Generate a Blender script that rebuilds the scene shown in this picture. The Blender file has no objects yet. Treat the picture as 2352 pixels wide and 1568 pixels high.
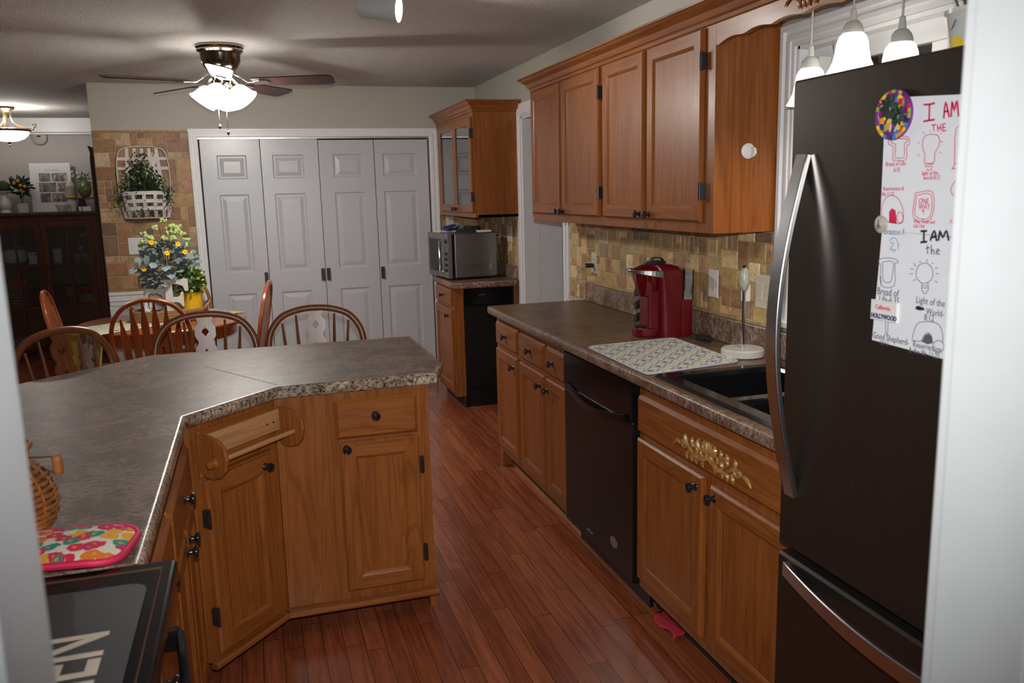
import bpy, bmesh, math, random
from mathutils import Vector, Matrix
PI = math.pi
S = bpy.context.scene
COL = S.collection
random.seed(7)

# ---------------------------------------------------------------- camera, world, exposure
W_PX = 2352.0
F_PX = 1923.45
YAW, PITCH, ROLL, CAM_H = 0.29676, 0.17718, -0.024766, 1.53755
cd = bpy.data.cameras.new('camera')
cam = bpy.data.objects.new('camera', cd)
COL.objects.link(cam)
cd.sensor_width = 36.0
cd.lens = 36.0 * F_PX / W_PX
cd.clip_start = 0.02
cy, sy, cp, sp = math.cos(YAW), math.sin(YAW), math.cos(PITCH), math.sin(PITCH)
fw = Vector((sy * cp, cy * cp, -sp))
rt = Vector((cy, -sy, 0))
up = rt.cross(fw)
c_, s_ = math.cos(ROLL), math.sin(ROLL)
rt2, up2 = c_ * rt + s_ * up, -s_ * rt + c_ * up
M = Matrix((rt2, up2, -fw)).transposed().to_4x4()
M.translation = Vector((0, 0, CAM_H))
cam.matrix_world = M
cd.dof.use_dof = True
cd.dof.focus_distance = 3.4
cd.dof.aperture_fstop = 6.3
S.camera = cam
S.view_settings.view_transform = 'Standard'
S.view_settings.look = 'None'
S.view_settings.gamma = 1.0
S.view_settings.exposure = 0.0
w = bpy.data.worlds.new('world')
S.world = w
w.use_nodes = True
w.node_tree.nodes['Background'].inputs[0].default_value = (0.9, 0.93, 1.0, 1)
w.node_tree.nodes['Background'].inputs[1].default_value = 0.17
S.cycles.max_bounces = 8
S.cycles.sample_clamp_indirect = 4.0
S.cycles.use_denoising = True


def lamp(name, kind, loc, energy, color=(1, 1, 1), size=0.05, **kw):
    l = bpy.data.lights.new(name, kind)
    l.energy = energy
    l.color = color
    if kind in ('POINT', 'SPOT'):
        l.shadow_soft_size = size
    if kind == 'SPOT':
        l.spot_size = kw.get('angle', 1.5)
        l.spot_blend = kw.get('blend', 0.5)
    if kind == 'AREA':
        l.size = size
    o = bpy.data.objects.new(name, l)
    COL.objects.link(o)
    o.location = loc
    if 'aim' in kw:
        o.rotation_euler = Vector(kw['aim']).to_track_quat('-Z', 'Y').to_euler()
    return o


# the camera's own flash, just above the lens
FLASH = 158.0
lamp('camera_flash', 'SPOT', Vector((0, 0, CAM_H)) + up2 * 0.10 + fw * 0.02, FLASH, (1.0, 0.985, 0.965), 0.012,
     aim=fw, angle=math.radians(92), blend=1.0)
# light given off by the ceiling fan's bulbs, the dining light, the pendants and the track heads
FAN_W, DINING_W, PEND_W, TRACK_W = 76.0, 26.0, 2.2, 16.0
WARM = (1.0, 0.955, 0.885)
FANC = Vector((-0.09, 5.14, 2.376))

# ---------------------------------------------------------------- materials
MATS = {}


def new_mat(name):
    m = bpy.data.materials.new(name)
    m.use_nodes = True
    nt = m.node_tree
    b = nt.nodes['Principled BSDF']
    MATS[name] = m
    return m, nt, b


def N(nt, t, **kw):
    n = nt.nodes.new(t)
    for k, v in kw.items():
        if isinstance(k, str) and k.startswith('i_'):
            key = k[2:]
            key = int(key) if key.isdigit() else key.replace('_', ' ')
            n.inputs[key].default_value = v
        else:
            setattr(n, k, v)
    return n


def ramp(nt, fac, stops):
    r = nt.nodes.new('ShaderNodeValToRGB')
    while len(r.color_ramp.elements) < len(stops):
        r.color_ramp.elements.new(0.5)
    for e, (p, c) in zip(r.color_ramp.elements, stops):
        e.position = p
        e.color = (c[0], c[1], c[2], 1)
    nt.links.new(fac, r.inputs[0])
    return r.outputs[0]


def coords(nt, scale=(1, 1, 1), rnd=True, rot=(0, 0, 0)):
    tc = N(nt, 'ShaderNodeTexCoord')
    out = tc.outputs['Object']
    if rnd:
        oi = N(nt, 'ShaderNodeObjectInfo')
        mu = N(nt, 'ShaderNodeMath', operation='MULTIPLY')
        mu.inputs[1].default_value = 37.0
        nt.links.new(oi.outputs['Random'], mu.inputs[0])
        ad = N(nt, 'ShaderNodeVectorMath', operation='ADD')
        nt.links.new(out, ad.inputs[0])
        nt.links.new(mu.outputs[0], ad.inputs[1])
        out = ad.outputs[0]
    mp = N(nt, 'ShaderNodeMapping')
    mp.inputs['Scale'].default_value = scale
    mp.inputs['Rotation'].default_value = rot
    nt.links.new(out, mp.inputs[0])
    return mp.outputs[0]


def noise(nt, vec, scale, detail=4, rough=0.55, dist=0.0):
    n = N(nt, 'ShaderNodeTexNoise')
    n.inputs['Scale'].default_value = scale
    n.inputs['Detail'].default_value = detail
    n.inputs['Roughness'].default_value = rough
    n.inputs['Distortion'].default_value = dist
    nt.links.new(vec, n.inputs['Vector'])
    return n.outputs[0]


def bump(nt, b, h, strength=0.2, dist=0.01):
    bp = N(nt, 'ShaderNodeBump')
    bp.inputs['Strength'].default_value = strength
    bp.inputs['Distance'].default_value = dist
    nt.links.new(h, bp.inputs['Height'])
    nt.links.new(bp.outputs[0], b.inputs['Normal'])


def mix(nt, f, a, b_, mode='MIX'):
    m = N(nt, 'ShaderNodeMix', data_type='RGBA', blend_type=mode)
    for i, v in ((0, f), (6, a), (7, b_)):
        if isinstance(v, bpy.types.NodeSocket):
            nt.links.new(v, m.inputs[i])
        else:
            m.inputs[i].default_value = v if i == 0 else (v[0], v[1], v[2], 1)
    return m.outputs[2]


def plain(name, c, rough=0.5, metal=0.0, var=0.12, sc=18.0, bmp=0.0, coat=0.0, spec=0.5, trans=0.0, emit=None, est=0.0, alpha=1.0):
    m, nt, b = new_mat(name)
    v = coords(nt)
    n = noise(nt, v, sc)
    c2 = tuple(x * (1 - var) for x in c)
    c1 = tuple(min(1, x * (1 + var)) for x in c)
    nt.links.new(ramp(nt, n, [(0.3, c2), (0.7, c1)]), b.inputs['Base Color'])
    b.inputs['Roughness'].default_value = rough
    b.inputs['Metallic'].default_value = metal
    b.inputs['Coat Weight'].default_value = coat
    b.inputs['Specular IOR Level'].default_value = spec
    b.inputs['Transmission Weight'].default_value = trans
    b.inputs['Alpha'].default_value = alpha
    if emit:
        b.inputs['Emission Color'].default_value = (*emit, 1)
        b.inputs['Emission Strength'].default_value = est
    if bmp:
        bump(nt, b, n, bmp, 0.004)
    return m


def wood(name, cols, axis, rough=0.36, fine=1.0, coat=0.12):
    """oak-like grain running along the given object axis"""
    m, nt, b = new_mat(name)
    s = {'x': (0.06, 1, 1), 'y': (1, 0.06, 1), 'z': (1, 1, 0.06)}[axis]
    v = coords(nt, s)
    big = noise(nt, v, 9.0 * fine, 3, 0.5, 0.9)
    wv = N(nt, 'ShaderNodeMath', operation='MULTIPLY')
    wv.inputs[1].default_value = 42.0
    nt.links.new(big, wv.inputs[0])
    sn = N(nt, 'ShaderNodeMath', operation='SINE')
    nt.links.new(wv.outputs[0], sn.inputs[0])
    s2 = {'x': (0.025, 1, 1), 'y': (1, 0.025, 1), 'z': (1, 1, 0.025)}[axis]
    v2 = coords(nt, s2)
    fine_n = noise(nt, v2, 260.0 * fine, 3, 0.6)
    med = noise(nt, v, 30.0 * fine, 3, 0.6)
    base = ramp(nt, med, [(0.3, cols[1]), (0.7, cols[2])])
    r1 = N(nt, 'ShaderNodeMapRange')
    r1.inputs[1].default_value = 0.25
    r1.inputs[2].default_value = 1.0
    r1.inputs[3].default_value = 0.0
    r1.inputs[4].default_value = 0.36
    nt.links.new(sn.outputs[0], r1.inputs[0])
    c1 = mix(nt, r1.outputs[0], base, cols[0])
    r2 = N(nt, 'ShaderNodeMapRange')
    r2.inputs[1].default_value = 0.5
    r2.inputs[2].default_value = 0.75
    r2.inputs[3].default_value = 0.0
    r2.inputs[4].default_value = 0.5
    nt.links.new(fine_n, r2.inputs[0])
    c2 = mix(nt, r2.outputs[0], c1, cols[0])
    nt.links.new(c2, b.inputs['Base Color'])
    b.inputs['Roughness'].default_value = rough
    b.inputs['Coat Weight'].default_value = coat
    b.inputs['Coat Roughness'].default_value = 0.22
    b.inputs['Specular IOR Level'].default_value = 0.32
    bump(nt, b, fine_n, 0.12, 0.002)
    return m


OAK = [(0.12, 0.031, 0.006), (0.265, 0.078, 0.0155), (0.34, 0.112, 0.024)]
wood('oak_v', OAK, 'z', fine=1.5)
wood('oak_h', OAK, 'x', fine=1.5)
wood('oak_y', OAK, 'y')
CH = [(0.16, 0.035, 0.010), (0.30, 0.075, 0.018), (0.38, 0.105, 0.027)]
wood('chair_oak', CH, 'z', 0.22, 1.5, 0.5)
wood('chair_oak_h', CH, 'x', 0.22, 1.5, 0.5)
ST = [(0.09, 0.028, 0.010), (0.19, 0.062, 0.022), (0.26, 0.085, 0.030)]
wood('stool_oak', ST, 'z', 0.32, 1.5, 0.25)
DK = [(0.035, 0.011, 0.008), (0.09, 0.030, 0.019), (0.13, 0.047, 0.029)]
wood('mahogany', DK, 'z', 0.4)
wood('fan_wood', [(0.014, 0.005, 0.004), (0.035, 0.012, 0.010), (0.05, 0.018, 0.014)], 'x', 0.45, 1.0, 0.1)
LW = [(0.24, 0.10, 0.035), (0.42, 0.20, 0.08), (0.55, 0.29, 0.13)]
wood('pine', LW, 'x', 0.4)
plain('black_knob', (0.012, 0.012, 0.013), 0.15, coat=0.6)
plain('black_metal', (0.02, 0.02, 0.022), 0.35)
plain('black_gloss', (0.006, 0.006, 0.007), 0.14, coat=0.05, spec=0.22)
plain('black_satin', (0.010, 0.009, 0.009), 0.32, spec=0.25)
plain('black_panel', (0.011, 0.008, 0.008), 0.30, spec=0.22)
plain('black_rubber', (0.02, 0.02, 0.02), 0.7)
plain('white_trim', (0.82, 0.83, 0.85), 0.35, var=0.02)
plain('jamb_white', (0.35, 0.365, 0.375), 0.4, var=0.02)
plain('microwave_steel', (0.32, 0.31, 0.305), 0.3, 0.9, var=0.05)
plain('white_door', (0.55, 0.565, 0.60), 0.30, var=0.02, sc=60, bmp=0.12)
plain('white_plastic', (0.80, 0.79, 0.76), 0.4, var=0.02)
plain('ivory_plastic', (0.70, 0.64, 0.50), 0.4, var=0.02)
plain('white_ceramic', (0.74, 0.74, 0.72), 0.25, var=0.05)
plain('grey_ceramic', (0.55, 0.57, 0.60), 0.3, var=0.06)
plain('white_wash', (0.68, 0.64, 0.60), 0.6, var=0.08)
plain('cream_marble', (0.62, 0.60, 0.54), 0.3, var=0.14, sc=9)
plain('stone_ball', (0.45, 0.43, 0.38), 0.3, var=0.25, sc=60)
plain('brushed_steel', (0.50, 0.50, 0.50), 0.3, 1.0, var=0.05)
plain('chrome', (0.75, 0.75, 0.76), 0.12, 1.0, var=0.02)
plain('fan_pewter', (0.30, 0.27, 0.22), 0.16, 1.0, var=0.05)
plain('silver_handle', (0.62, 0.65, 0.69), 0.26, 1.0, var=0.04)
plain('brass', (0.62, 0.47, 0.22), 0.2, 1.0, var=0.05)
plain('red_plastic', (0.15, 0.003, 0.007), 0.3, coat=0.2, var=0.05)
plain('stone_strip', (0.42, 0.29, 0.14), 0.5, var=0.25, sc=30)
plain('red_dark', (0.12, 0.002, 0.005), 0.10, coat=0.6, var=0.05)
plain('red_cloth', (0.50, 0.02, 0.05), 0.8)
plain('yellow_tin', (0.72, 0.42, 0.01), 0.3, var=0.06)
plain('lemon_yellow', (0.85, 0.62, 0.02), 0.5)
plain('orange_fruit', (0.80, 0.33, 0.02), 0.5)
plain('flower_yellow', (0.90, 0.55, 0.02), 0.7)
plain('blossom_green', (0.46, 0.56, 0.20), 0.8, var=0.25, sc=90, bmp=0.6)
plain('leaf_dark', (0.022, 0.05, 0.02), 0.5, var=0.4, sc=25)
plain('leaf_mid', (0.06, 0.12, 0.02), 0.5, var=0.45, sc=25)
plain('leaf_lime', (0.34, 0.42, 0.05), 0.5, var=0.3, sc=25)
plain('leaf_euca', (0.20, 0.27, 0.27), 0.6, var=0.3, sc=30)
plain('leaf_blackgreen', (0.010, 0.035, 0.024), 0.5, var=0.4)
plain('stem_brown', (0.10, 0.05, 0.025), 0.7)
plain('moss', (0.06, 0.07, 0.02), 0.9, var=0.4, sc=80, bmp=0.6)
plain('rope', (0.33, 0.17, 0.075), 0.8, var=0.3, sc=120, bmp=0.5)
plain('wicker', (0.30, 0.10, 0.022), 0.6, var=0.3, sc=60)
plain('paper', (0.80, 0.82, 0.88), 0.6, var=0.01)
plain('ink_red', (0.62, 0.015, 0.08), 0.6)
plain('ink_grey', (0.10, 0.11, 0.13), 0.6)
plain('ink_black', (0.015, 0.015, 0.018), 0.6)
plain('ink_blue', (0.10, 0.25, 0.38), 0.6)
plain('navy', (0.02, 0.03, 0.16), 0.5)
plain('cyan_plastic', (0.05, 0.25, 0.6), 0.4)
plain('purple_plastic', (0.16, 0.03, 0.22), 0.4)
plain('magenta', (0.30, 0.01, 0.16), 0.3)
plain('slate_mat', (0.035, 0.037, 0.042), 0.45)
plain('mat_text', (0.60, 0.50, 0.40), 0.5)
plain('bronze_line', (0.16, 0.10, 0.06), 0.3, 0.6)
plain('photo_a', (0.20, 0.16, 0.15), 0.5, var=0.8, sc=25)
plain('photo_b', (0.30, 0.24, 0.21), 0.5, var=0.8, sc=30)
plain('cardboard', (0.45, 0.42, 0.36), 0.6)
plain('dish_white', (0.80, 0.81, 0.80), 0.25, var=0.05)
plain('dish_red', (0.50, 0.02, 0.04), 0.25)
plain('clear_dish', (0.20, 0.22, 0.23), 0.1, var=0.2)
plain('antique_gold', (0.40, 0.205, 0.06), 0.36, 0.0, var=0.4, sc=60, coat=0.15)
plain('carved_oak', (0.33, 0.12, 0.03), 0.25, var=0.2, coat=0.5)
plain('green_vase', (0.14, 0.17, 0.05), 0.15, var=0.5, sc=30, coat=0.5)
plain('beige_can', (0.42, 0.38, 0.32), 0.5)
plain('track_white', (0.52, 0.54, 0.54), 0.35, var=0.02)
plain('pendant_cap', (0.60, 0.60, 0.57), 0.4, var=0.02)
plain('clock_face', (0.40, 0.36, 0.31), 0.5, var=0.1)


def glow(name, col, est, base=(0.8, 0.8, 0.78)):
    m, nt, b = new_mat(name)
    v = coords(nt)
    n = noise(nt, v, 6)
    nt.links.new(ramp(nt, n, [(0.3, base), (0.7, base)]), b.inputs['Base Color'])
    b.inputs['Emission Color'].default_value = (*col, 1)
    b.inputs['Emission Strength'].default_value = est
    b.inputs['Roughness'].default_value = 0.4
    return m


glow('shade_glow', (1.0, 0.94, 0.84), 14.0)
glow('pendant_glow', (1.0, 0.93, 0.78), 1.9)
glow('pendant_glow_bright', (1.0, 0.95, 0.84), 4.0)
glow('bowl_glow', (1.0, 0.95, 0.86), 1.6)
glow('bulb_glow', (1.0, 0.95, 0.86), 10.0)


def glass(name, c=(0.9, 0.95, 0.95), rough=0.02, alpha=0.25):
    m, nt, b = new_mat(name)
    nt.nodes.remove(b)
    out = nt.nodes['Material Output']
    tr = N(nt, 'ShaderNodeBsdfTransparent')
    tr.inputs[0].default_value = (*c, 1)
    gl = N(nt, 'ShaderNodeBsdfGlossy')
    gl.inputs['Roughness'].default_value = rough
    fr = N(nt, 'ShaderNodeFresnel')
    fr.inputs[0].default_value = 1.5
    mr = N(nt, 'ShaderNodeMapRange')
    mr.inputs[3].default_value = alpha * 0.3
    mr.inputs[4].default_value = 1.0
    nt.links.new(fr.outputs[0], mr.inputs[0])
    mx = N(nt, 'ShaderNodeMixShader')
    nt.links.new(mr.outputs[0], mx.inputs[0])
    nt.links.new(tr.outputs[0], mx.inputs[1])
    nt.links.new(gl.outputs[0], mx.inputs[2])
    nt.links.new(mx.outputs[0], out.inputs[0])
    return m


glass('clear_glass')
glass('window_glass', (0.7, 0.72, 0.72), 0.03, 0.6)
glass('cabinet_glass', (0.75, 0.8, 0.82), 0.06, 1.0)
glass('tank_plastic', (0.85, 0.84, 0.82), 0.05, 0.25)


def m_ceiling():
    m, nt, b = new_mat('ceiling_popcorn')
    v = coords(nt, rnd=False)
    n1 = noise(nt, v, 190, 4, 0.7)
    vo = N(nt, 'ShaderNodeTexVoronoi')
    vo.inputs['Scale'].default_value = 230
    nt.links.new(v, vo.inputs['Vector'])
    nt.links.new(ramp(nt, n1, [(0.38, (0.50, 0.48, 0.455)), (0.62, (0.76, 0.735, 0.70))]), b.inputs['Base Color'])
    b.inputs['Roughness'].default_value = 0.9
    add = N(nt, 'ShaderNodeMath', operation='ADD')
    nt.links.new(n1, add.inputs[0])
    nt.links.new(vo.outputs[0], add.inputs[1])
    bump(nt, b, add.outputs[0], 0.8, 0.006)


def m_paint(name, c):
    m, nt, b = new_mat(name)
    v = coords(nt, rnd=False)
    n1 = noise(nt, v, 140, 3)
    nt.links.new(ramp(nt, n1, [(0.3, tuple(x * 0.97 for x in c)), (0.7, c)]), b.inputs['Base Color'])
    b.inputs['Roughness'].default_value = 0.6
    bump(nt, b, n1, 0.08, 0.003)


def m_tile(name):
    """tile colour comes from each tile's own stone colour, with veins and pits"""
    m, nt, b = new_mat(name)
    v = coords(nt, rnd=False)
    at = N(nt, 'ShaderNodeAttribute', attribute_name='stone')
    n1 = noise(nt, v, 22, 5, 0.65, 0.8)
    n2 = noise(nt, v, 120, 3, 0.6)
    c = mix(nt, 1.0, at.outputs[0], ramp(nt, n1, [(0.25, (0.55, 0.52, 0.48)), (0.5, (1, 1, 1)), (0.8, (1.25, 1.2, 1.1))]), 'MULTIPLY')
    c = mix(nt, 1.0, c, ramp(nt, n2, [(0.32, (0.55, 0.5, 0.45)), (0.42, (1, 1, 1))]), 'MULTIPLY')
    nt.links.new(c, b.inputs['Base Color'])
    b.inputs['Roughness'].default_value = 0.5
    bump(nt, b, n2, 0.25, 0.004)


def m_laminate(name, cols, fleck, sc=1.0, rough=0.24, con=0.10):
    m, nt, b = new_mat(name)
    v = coords(nt, rnd=False)
    vs = coords(nt, (1, 2.2, 1), rnd=False)
    n0 = noise(nt, v, 2.2, 3, 0.5, 0.3)
    n1 = noise(nt, v, 9 * sc, 5, 0.65, 0.5)
    n2 = noise(nt, vs, 55 * sc, 6, 0.75, 0.4)
    base = mix(nt, ramp(nt, n1, [(0.5 - con, (0, 0, 0)), (0.5 + con, (1, 1, 1))]), cols[0], cols[1])
    c = mix(nt, ramp(nt, n2, [(0.42, (1, 1, 1)), (0.54, (0, 0, 0))]), base, cols[2])
    n3 = noise(nt, v, 150 * sc, 3, 0.7)
    c = mix(nt, ramp(nt, n3, [(0.56, (0, 0, 0)), (0.64, (fleck, fleck, fleck))]), c, cols[3])
    c = mix(nt, 1.0, c, ramp(nt, n0, [(0.35, (0.78, 0.76, 0.74)), (0.65, (1.15, 1.1, 1.05))]), 'MULTIPLY')
    nt.links.new(c, b.inputs['Base Color'])
    b.inputs['Roughness'].default_value = rough
    b.inputs['Specular IOR Level'].default_value = 0.35


def m_floor():
    m, nt, b = new_mat('floor_strips')
    tc = N(nt, 'ShaderNodeTexCoord')
    sx = N(nt, 'ShaderNodeSeparateXYZ')
    nt.links.new(tc.outputs['Object'], sx.inputs[0])

    def mth(op, a, c=None):
        n = N(nt, 'ShaderNodeMath', operation=op)
        for i, q in enumerate((a, c)):
            if q is None:
                continue
            if isinstance(q, (int, float)):
                n.inputs[i].default_value = q
            else:
                nt.links.new(q, n.inputs[i])
        return n.outputs[0]
    px = mth('DIVIDE', sx.outputs[0], 0.068)
    ix = mth('FLOOR', px)
    fx = mth('FRACT', px)
    wn = N(nt, 'ShaderNodeTexWhiteNoise', noise_dimensions='1D')
    nt.links.new(ix, wn.inputs['W'])
    off = mth('MULTIPLY', wn.outputs[0], 5.0)
    py = mth('ADD', mth('DIVIDE', sx.outputs[1], 0.9), off)
    iy = mth('FLOOR', py)
    fy = mth('FRACT', py)
    cb = N(nt, 'ShaderNodeCombineXYZ')
    nt.links.new(ix, cb.inputs[0])
    nt.links.new(iy, cb.inputs[1])
    wc = N(nt, 'ShaderNodeTexWhiteNoise', noise_dimensions='2D')
    nt.links.new(cb.outputs[0], wc.inputs['Vector'])
    base = ramp(nt, wc.outputs[0], [(0.0, (0.27, 0.070, 0.028)), (0.5, (0.33, 0.092, 0.038)), (1.0, (0.39, 0.118, 0.052))])
    mp = N(nt, 'ShaderNodeMapping')
    mp.inputs['Scale'].default_value = (1, 0.05, 1)
    ad = N(nt, 'ShaderNodeVectorMath', operation='ADD')
    nt.links.new(tc.outputs['Object'], ad.inputs[0])
    nt.links.new(wc.outputs['Color'], ad.inputs[1])
    nt.links.new(ad.outputs[0], mp.inputs[0])
    g = noise(nt, mp.outputs[0], 60, 4, 0.65, 0.5)
    c = mix(nt, 1.0, base, ramp(nt, g, [(0.3, (0.6, 0.55, 0.5)), (0.7, (1.25, 1.25, 1.25))]), 'MULTIPLY')
    # seams
    ex = mth('MINIMUM', fx, mth('SUBTRACT', 1.0, fx))
    ey = mth('MINIMUM', fy, mth('SUBTRACT', 1.0, fy))
    sxm = mth('LESS_THAN', ex, 0.022)
    sym = mth('LESS_THAN', ey, 0.002)
    seam = mth('MAXIMUM', sxm, sym)
    c = mix(nt, mth('MULTIPLY', seam, 0.75), c, (0.03, 0.01, 0.006))
    nt.links.new(c, b.inputs['Base Color'])
    b.inputs['Roughness'].default_value = 0.25
    b.inputs['Coat Weight'].default_value = 0.3
    b.inputs['Coat Roughness'].default_value = 0.15
    h = mth('ADD', mth('MULTIPLY', seam, -1.0), mth('MULTIPLY', g, 0.15))
    bump(nt, b, h, 0.25, 0.002)


def m_black_steel():
    m, nt, b = new_mat('black_stainless')
    v = coords(nt, (1, 1, 0.02), rnd=False)
    n = noise(nt, v, 300, 3)
    nt.links.new(ramp(nt, n, [(0.3, (0.085, 0.072, 0.063)), (0.7, (0.105, 0.090, 0.079))]), b.inputs['Base Color'])
    b.inputs['Metallic'].default_value = 0.85
    b.inputs['Roughness'].default_value = 0.33


def m_pattern(name, kind):
    """printed cloth patterns: 'mat' = drying mat lattice, 'runner' = lemon print, 'mitt' = bright floral"""
    m, nt, b = new_mat(name)
    b.inputs['Roughness'].default_value = 0.8
    if kind == 'mat':
        v = coords(nt, (1, 1, 1), rnd=False, rot=(0, 0, 0))
        vo = N(nt, 'ShaderNodeTexVoronoi', feature='F1', voronoi_dimensions='2D')
        vo.inputs['Scale'].default_value = 18.0
        vo.inputs['Randomness'].default_value = 0.0
        nt.links.new(v, vo.inputs['Vector'])
        ring = ramp(nt, vo.outputs['Distance'], [(0.34, (0, 0, 0)), (0.38, (1, 1, 1)), (0.47, (1, 1, 1)), (0.51, (0, 0, 0))])
        c = mix(nt, ring, (0.74, 0.73, 0.66), (0.27, 0.30, 0.33))
        ck = N(nt, 'ShaderNodeTexChecker')
        ck.inputs['Scale'].default_value = 18.0
        mo = N(nt, 'ShaderNodeVectorMath', operation='ADD')
        mo.inputs[1].default_value = (0.0278, 0.0278, 0.01)
        nt.links.new(v, mo.inputs[0])
        nt.links.new(mo.outputs[0], ck.inputs['Vector'])
        dot = ramp(nt, vo.outputs['Distance'], [(0.20, (1, 1, 1)), (0.26, (0, 0, 0))])
        n1 = noise(nt, v, 150, 2)
        col2 = mix(nt, ck.outputs['Fac'], (0.70, 0.52, 0.16), (0.05, 0.05, 0.06))
        brk = ramp(nt, n1, [(0.40, (0, 0, 0)), (0.48, (1, 1, 1))])
        f = mix(nt, 1.0, dot, brk, 'MULTIPLY')
        c = mix(nt, f, c, col2)
    elif kind == 'runner':
        v = coords(nt, rnd=False)
        vo = N(nt, 'ShaderNodeTexVoronoi', feature='F1', voronoi_dimensions='2D')
        vo.inputs['Scale'].default_value = 7.5
        nt.links.new(v, vo.inputs['Vector'])
        lem = ramp(nt, vo.outputs['Distance'], [(0.22, (1, 1, 1)), (0.26, (0, 0, 0))])
        v3 = coords(nt, (1, 1, 0.35), rnd=False)
        lf = noise(nt, v3, 20, 2, 0.5, 1.5)
        leaf = ramp(nt, lf, [(0.60, (0, 0, 0)), (0.63, (1, 1, 1))])
        c = mix(nt, leaf, (0.56, 0.53, 0.44), (0.12, 0.20, 0.08))
        sel = N(nt, 'ShaderNodeSeparateColor')
        nt.links.new(vo.outputs['Color'], sel.inputs[0])
        gt = N(nt, 'ShaderNodeMath', operation='GREATER_THAN')
        gt.inputs[1].default_value = 0.55
        nt.links.new(sel.outputs[0], gt.inputs[0])
        f = mix(nt, 1.0, lem, gt.outputs[0], 'MULTIPLY')
        c = mix(nt, f, c, (0.62, 0.50, 0.07))
    else:
        v = coords(nt, (1, 1, 1), rnd=False)
        vd = N(nt, 'ShaderNodeVectorMath', operation='ADD')
        nn = N(nt, 'ShaderNodeTexNoise')
        nn.inputs['Scale'].default_value = 60
        nt.links.new(v, nn.inputs['Vector'])
        sc_ = N(nt, 'ShaderNodeVectorMath', operation='SCALE')
        sc_.inputs['Scale'].default_value = 0.022
        nt.links.new(nn.outputs['Color'], sc_.inputs[0])
        nt.links.new(v, vd.inputs[0])
        nt.links.new(sc_.outputs[0], vd.inputs[1])
        vo = N(nt, 'ShaderNodeTexVoronoi', feature='F1', voronoi_dimensions='2D')
        vo.inputs['Scale'].default_value = 36.0
        nt.links.new(vd.outputs[0], vo.inputs['Vector'])
        sel = N(nt, 'ShaderNodeSeparateColor')
        nt.links.new(vo.outputs['Color'], sel.inputs[0])
        fl = N(nt, 'ShaderNodeValToRGB')
        fl.color_ramp.interpolation = 'CONSTANT'
        st = [(0, (0.75, 0.02, 0.08)), (0.25, (0.85, 0.20, 0.02)), (0.45, (0.02, 0.28, 0.22)), (0.62, (0.85, 0.42, 0.03)), (0.8, (0.60, 0.02, 0.12))]
        while len(fl.color_ramp.elements) < len(st):
            fl.color_ramp.elements.new(0.5)
        for e, (p, cc) in zip(fl.color_ramp.elements, st):
            e.position = p
            e.color = (*cc, 1)
        nt.links.new(sel.outputs[0], fl.inputs[0])
        fm = ramp(nt, vo.outputs['Distance'], [(0.50, (1, 1, 1)), (0.56, (0, 0, 0))])
        c = mix(nt, fm, (0.80, 0.74, 0.60), fl.outputs[0])
        ctr = ramp(nt, vo.outputs['Distance'], [(0.10, (1, 1, 1)), (0.14, (0, 0, 0))])
        c = mix(nt, ctr, c, (0.85, 0.35, 0.05))
    nt.links.new(c, b.inputs['Base Color'])


m_ceiling()
m_paint('wall_paint', (0.48, 0.455, 0.395))
m_paint('dining_paint', (0.46, 0.43, 0.42))
m_paint('hall_paint', (0.55, 0.53, 0.50))
m_paint('grout', (0.56, 0.44, 0.28))
m_tile('travertine')
m_laminate('counter_top', [(0.150, 0.090, 0.068), (0.300, 0.200, 0.155), (0.085, 0.062, 0.050), (0.36, 0.28, 0.23)], 0.5, 1.0, 0.42, 0.04)
m_laminate('counter_edge', [(0.34, 0.25, 0.18), (0.55, 0.44, 0.34), (0.045, 0.030, 0.028), (0.62, 0.54, 0.45)], 0.7, 1.2, 0.25, 0.05)
m_laminate('counter_brown', [(0.17, 0.100, 0.060), (0.27, 0.168, 0.108), (0.09, 0.052, 0.034), (0.30, 0.21, 0.15)], 0.3, 1.0, 0.36)
m_laminate('splash_brown', [(0.27, 0.165, 0.11), (0.45, 0.32, 0.24), (0.075, 0.045, 0.036), (0.38, 0.30, 0.24)], 0.6, 1.1, 0.3, 0.06)
m_floor()
m_black_steel()
m_pattern('dry_mat', 'mat')
m_pattern('lemon_runner', 'runner')
m_pattern('floral', 'mitt')


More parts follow.
